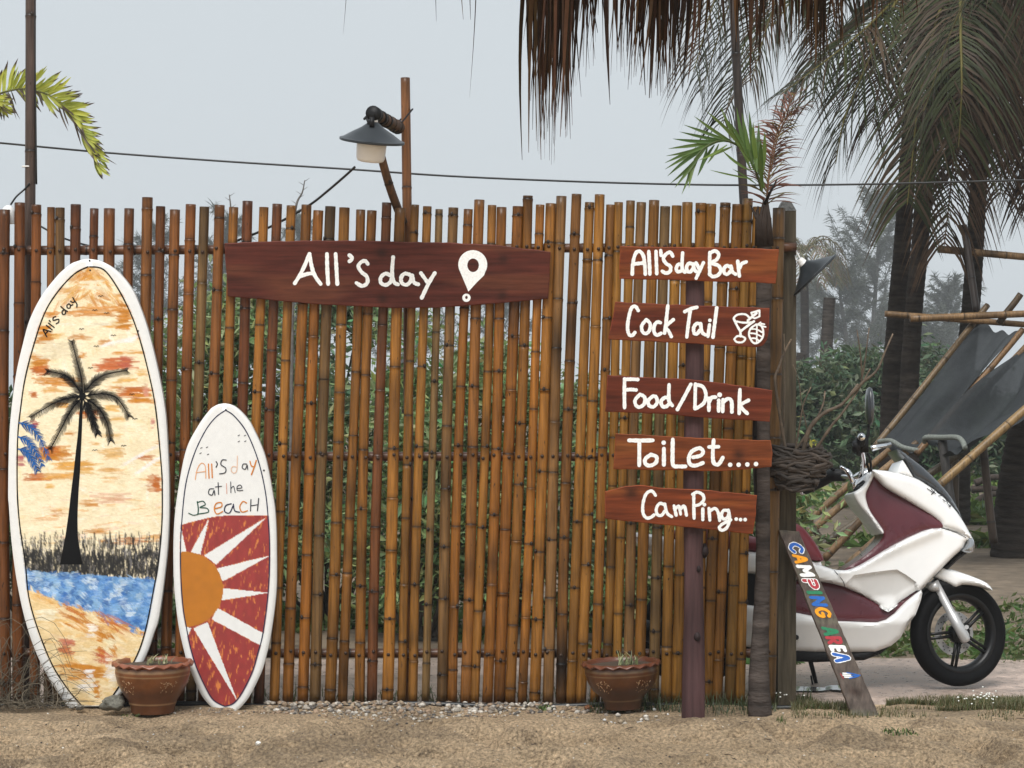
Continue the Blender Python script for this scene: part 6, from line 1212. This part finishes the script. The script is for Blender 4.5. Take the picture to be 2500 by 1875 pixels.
# fork, calliper plate, fender
mb = MB(); a, b = SL(2281, 1420, -.075), SL(2357, 1562, -.085); mb.tube([a, a * .45 + b * .55, a * .44 + b * .56, b, b + (b - a).normalized() * .012], [.0205, .0205, .025, .025, .018], 14)
a2, b2_ = SL(2283, 1418, .07), SL(2352, 1555, .075); mb.tube([a2, b2_], .022, 12); mb.tube([SL(2270, 1432, -.02), SL(2278, 1434, -.085), SL(2290, 1430, -.10)], .022, 10); mb.build('fork', M['alu'], scooter, local=True)
mb = MB(); pts = [SL(x, y, -.088) for x, y in ((2334, 1498), (2352, 1524), (2366, 1548), (2368, 1560), (2352, 1562))]; q2 = [p + Vector((0, .03, 0)) for p in pts]; n = 5
mb.add([tuple(p) for p in pts + q2], [(i, (i + 1) % n, n + (i + 1) % n, n + i) for i in range(n)], [(0, 1, 2), (0, 2, 3), (0, 3, 4), (5, 7, 6), (5, 8, 7), (5, 9, 8)]); mb.tube([SL(2360, 1531, -.095), SL(2360, 1531, -.06)], .011, 10); mb.build('axle_plate', M['alu'], scooter, smooth=False, local=True)
panel('front_fender', [(2282, 1409), (2292, 1396), (2301, 1386), (2322, 1390), (2345, 1397), (2383, 1411), (2410, 1424), (2422, 1438), (2421, 1442), (2400, 1434), (2373, 1429), (2348, 1428), (2334, 1434), (2320, 1428), (2306, 1421)], .045, .028, 12, 'white', smooth=2, step=5)
panel('inner_fender', [(2252, 1446), (2290, 1412), (2330, 1428), (2350, 1432), (2325, 1440), (2290, 1452), (2262, 1476), (2238, 1508)], .05, .01, 8, 'black', smooth=1, step=6)
# side stand, foot peg, exhaust
mb = MB(); mb.tube([LW(1978, 1612, 10.66), LW(1988, 1650, 10.74), LW(1995, 1678, 10.80)], [.012, .011, .010], 8); mb.box(LW(1994, 1677, 10.80), (.05, .03, .008)); mb.tube([LW(1980, 1650, 10.70), LW(1984, 1672, 10.72)], .005, 6); mb.build('side_stand', M['black'], scooter, local=True)
mb = MB(); mb.tube([SL(1944, 1556, -.148), SL(1944, 1556, -.19)], .013, 12); mb.build('step_bolt', M['black'], scooter, local=True)
mb = MB(); mb.tube([SL(1760, 1585, -.10), SL(1700, 1575, -.15), SL(1600, 1545, -.16), SL(1560, 1535, -.16)], [.03, .05, .055, .05], 14); mb.build('exhaust', M['black'], scooter, local=True)
# handlebar
mb = MB(); mb.tube(cr([LW(2103, 1067, 10.28), LW(2100, 1085, 10.32), LW(2108, 1125, 10.44), LW(2100, 1160, 10.56), LW(2070, 1165, 10.66), LW(2040, 1160, 10.76), LW(2000, 1178, 10.86), LW(1960, 1200, 10.93)], 7), .0125, 10); hb = mb.build('handlebar', M['chrome'], scooter, local=True)
mb = MB(); mb.tube([LW(2103, 1070, 10.275), LW(2101, 1090, 10.36)], .021, 14); mb.tube([LW(2098, 1085, 10.33), LW(2100, 1100, 10.40), LW(2108, 1108, 10.42)], [.027, .03, .018], 12); mb.tube([LW(2092, 1080, 10.31), LW(2090, 1100, 10.33)], [.022, .02], 10); mb.box(LW(2104, 1086, 10.36), (.055, .06, .075)); mb.build('grip', M['black'], hb, local=True)
mb = MB(); mb.tube([LW(2103, 1066, 10.262), LW(2103, 1068, 10.28)], .0185, 16); mb.build('bar_end', M['chrome'], hb, local=True)
mb = MB(); mb.tube([LW(2103, 1065.5, 10.258), LW(2103, 1066, 10.262)], .007, 10); mb.build('bar_end_bolt', M['black'], hb, local=True)
mb = MB(); mb.tube([LW(2060, 1160, 10.72), LW(2030, 1160, 10.78), LW(2002, 1180, 10.85), LW(1966, 1198, 10.92)], [.030, .032, .024, .021], 12); mb.tube(cr([LW(2040, 1150, 10.76), LW(2020, 1140, 10.72), LW(2005, 1150, 10.74), LW(1985, 1160, 10.80)], 5), .007, 8); mb.build('grip', M['black'], hb, local=True)
mb = MB(); mb.tube([LW(1962, 1200, 10.92), LW(1955, 1203, 10.93)], .015, 12); mb.build('bar_end', M['chrome'], hb, local=True)
mb = MB(); mb.tube(cr([LW(2052, 1140, 10.60), LW(2068, 1150, 10.58), LW(2078, 1165, 10.57), LW(2082, 1178, 10.57)], 4), [.010] * 4 + [.014] * 9, 8); mb.build('brake_lever', M['chrome'], hb, local=True)
mb = MB(); mb.tube(cr([LW(2106, 1110, 10.44), LW(2116, 1130, 10.47), LW(2122, 1152, 10.5)], 4), .006, 6); mb.tube(cr([LW(2112, 1100, 10.42), LW(2124, 1120, 10.46), LW(2127, 1150, 10.5)], 4), .006, 6); mb.build('brake_hose', M['black'], hb, local=True)
panel('handlebar_cover', [(2078, 1180), (2088, 1160), (2106, 1148), (2122, 1142), (2126, 1158), (2118, 1174), (2100, 1188), (2084, 1200)], .06, .03, 10, 'chrome', smooth=2, step=4)
panel('meter_rim', [(2086, 1203), (2090, 1190), (2108, 1178), (2120, 1172), (2118, 1182), (2104, 1194)], .10, .02, 6, 'black', smooth=2, step=4)
for nm, pts, hd in (('mirror', [(2110, 1085, 10.40), (2119, 1060, 10.40), (2121, 1045, 10.40), (2122, 1020, 10.40)], (2123, 992, 10.40)),):
    mb = MB(); mb.tube([LW(*p) for p in pts], [.012, .008, .007, .008], 8); mo = mb.build('mirror', M['black'], hb, local=True)
    mb = MB(); c = LW(*hd); V = []
    mb.lathe([(.001, -.092), (.030, -.080), (.042, -.045), (.046, 0), (.042, .05), (.028, .084), (.001, .094)], c=c, n=16, rot=np.diag([.46, 1.25, 1.0])); mb.build('mirror_shell', M['smoke'], mo, local=True)
mb = MB(); mb.tube([LW(2128, 1095, 10.66), LW(2150, 1090, 10.70), LW(2172, 1085, 10.74)], [.014, .012, .014], 8); mb.build('lever_bracket', M['chrome'], hb, local=True)

# ------------------------------------------------------------------ rain haze
mb = MB(); mb.box((0, 90, 8.5), (400, 230, 20)); hz = mb.build('haze', M['black'], smooth=False); hz.data.materials.clear()
hm = bpy.data.materials.new('rain_haze'); hm.use_nodes = True; hm.node_tree.nodes.clear(); ho = hm.node_tree.nodes.new('ShaderNodeOutputMaterial'); hv = hm.node_tree.nodes.new('ShaderNodeVolumePrincipled')
hv.inputs['Color'].default_value = (.93, .96, .98, 1); hv.inputs['Density'].default_value = .0012; hv.inputs['Anisotropy'].default_value = 0.0
hm.node_tree.links.new(hv.outputs[0], ho.inputs['Volume']); hz.data.materials.append(hm); tag(hz, 'thin grey rain haze filling the air', 'haze', kind='stuff')
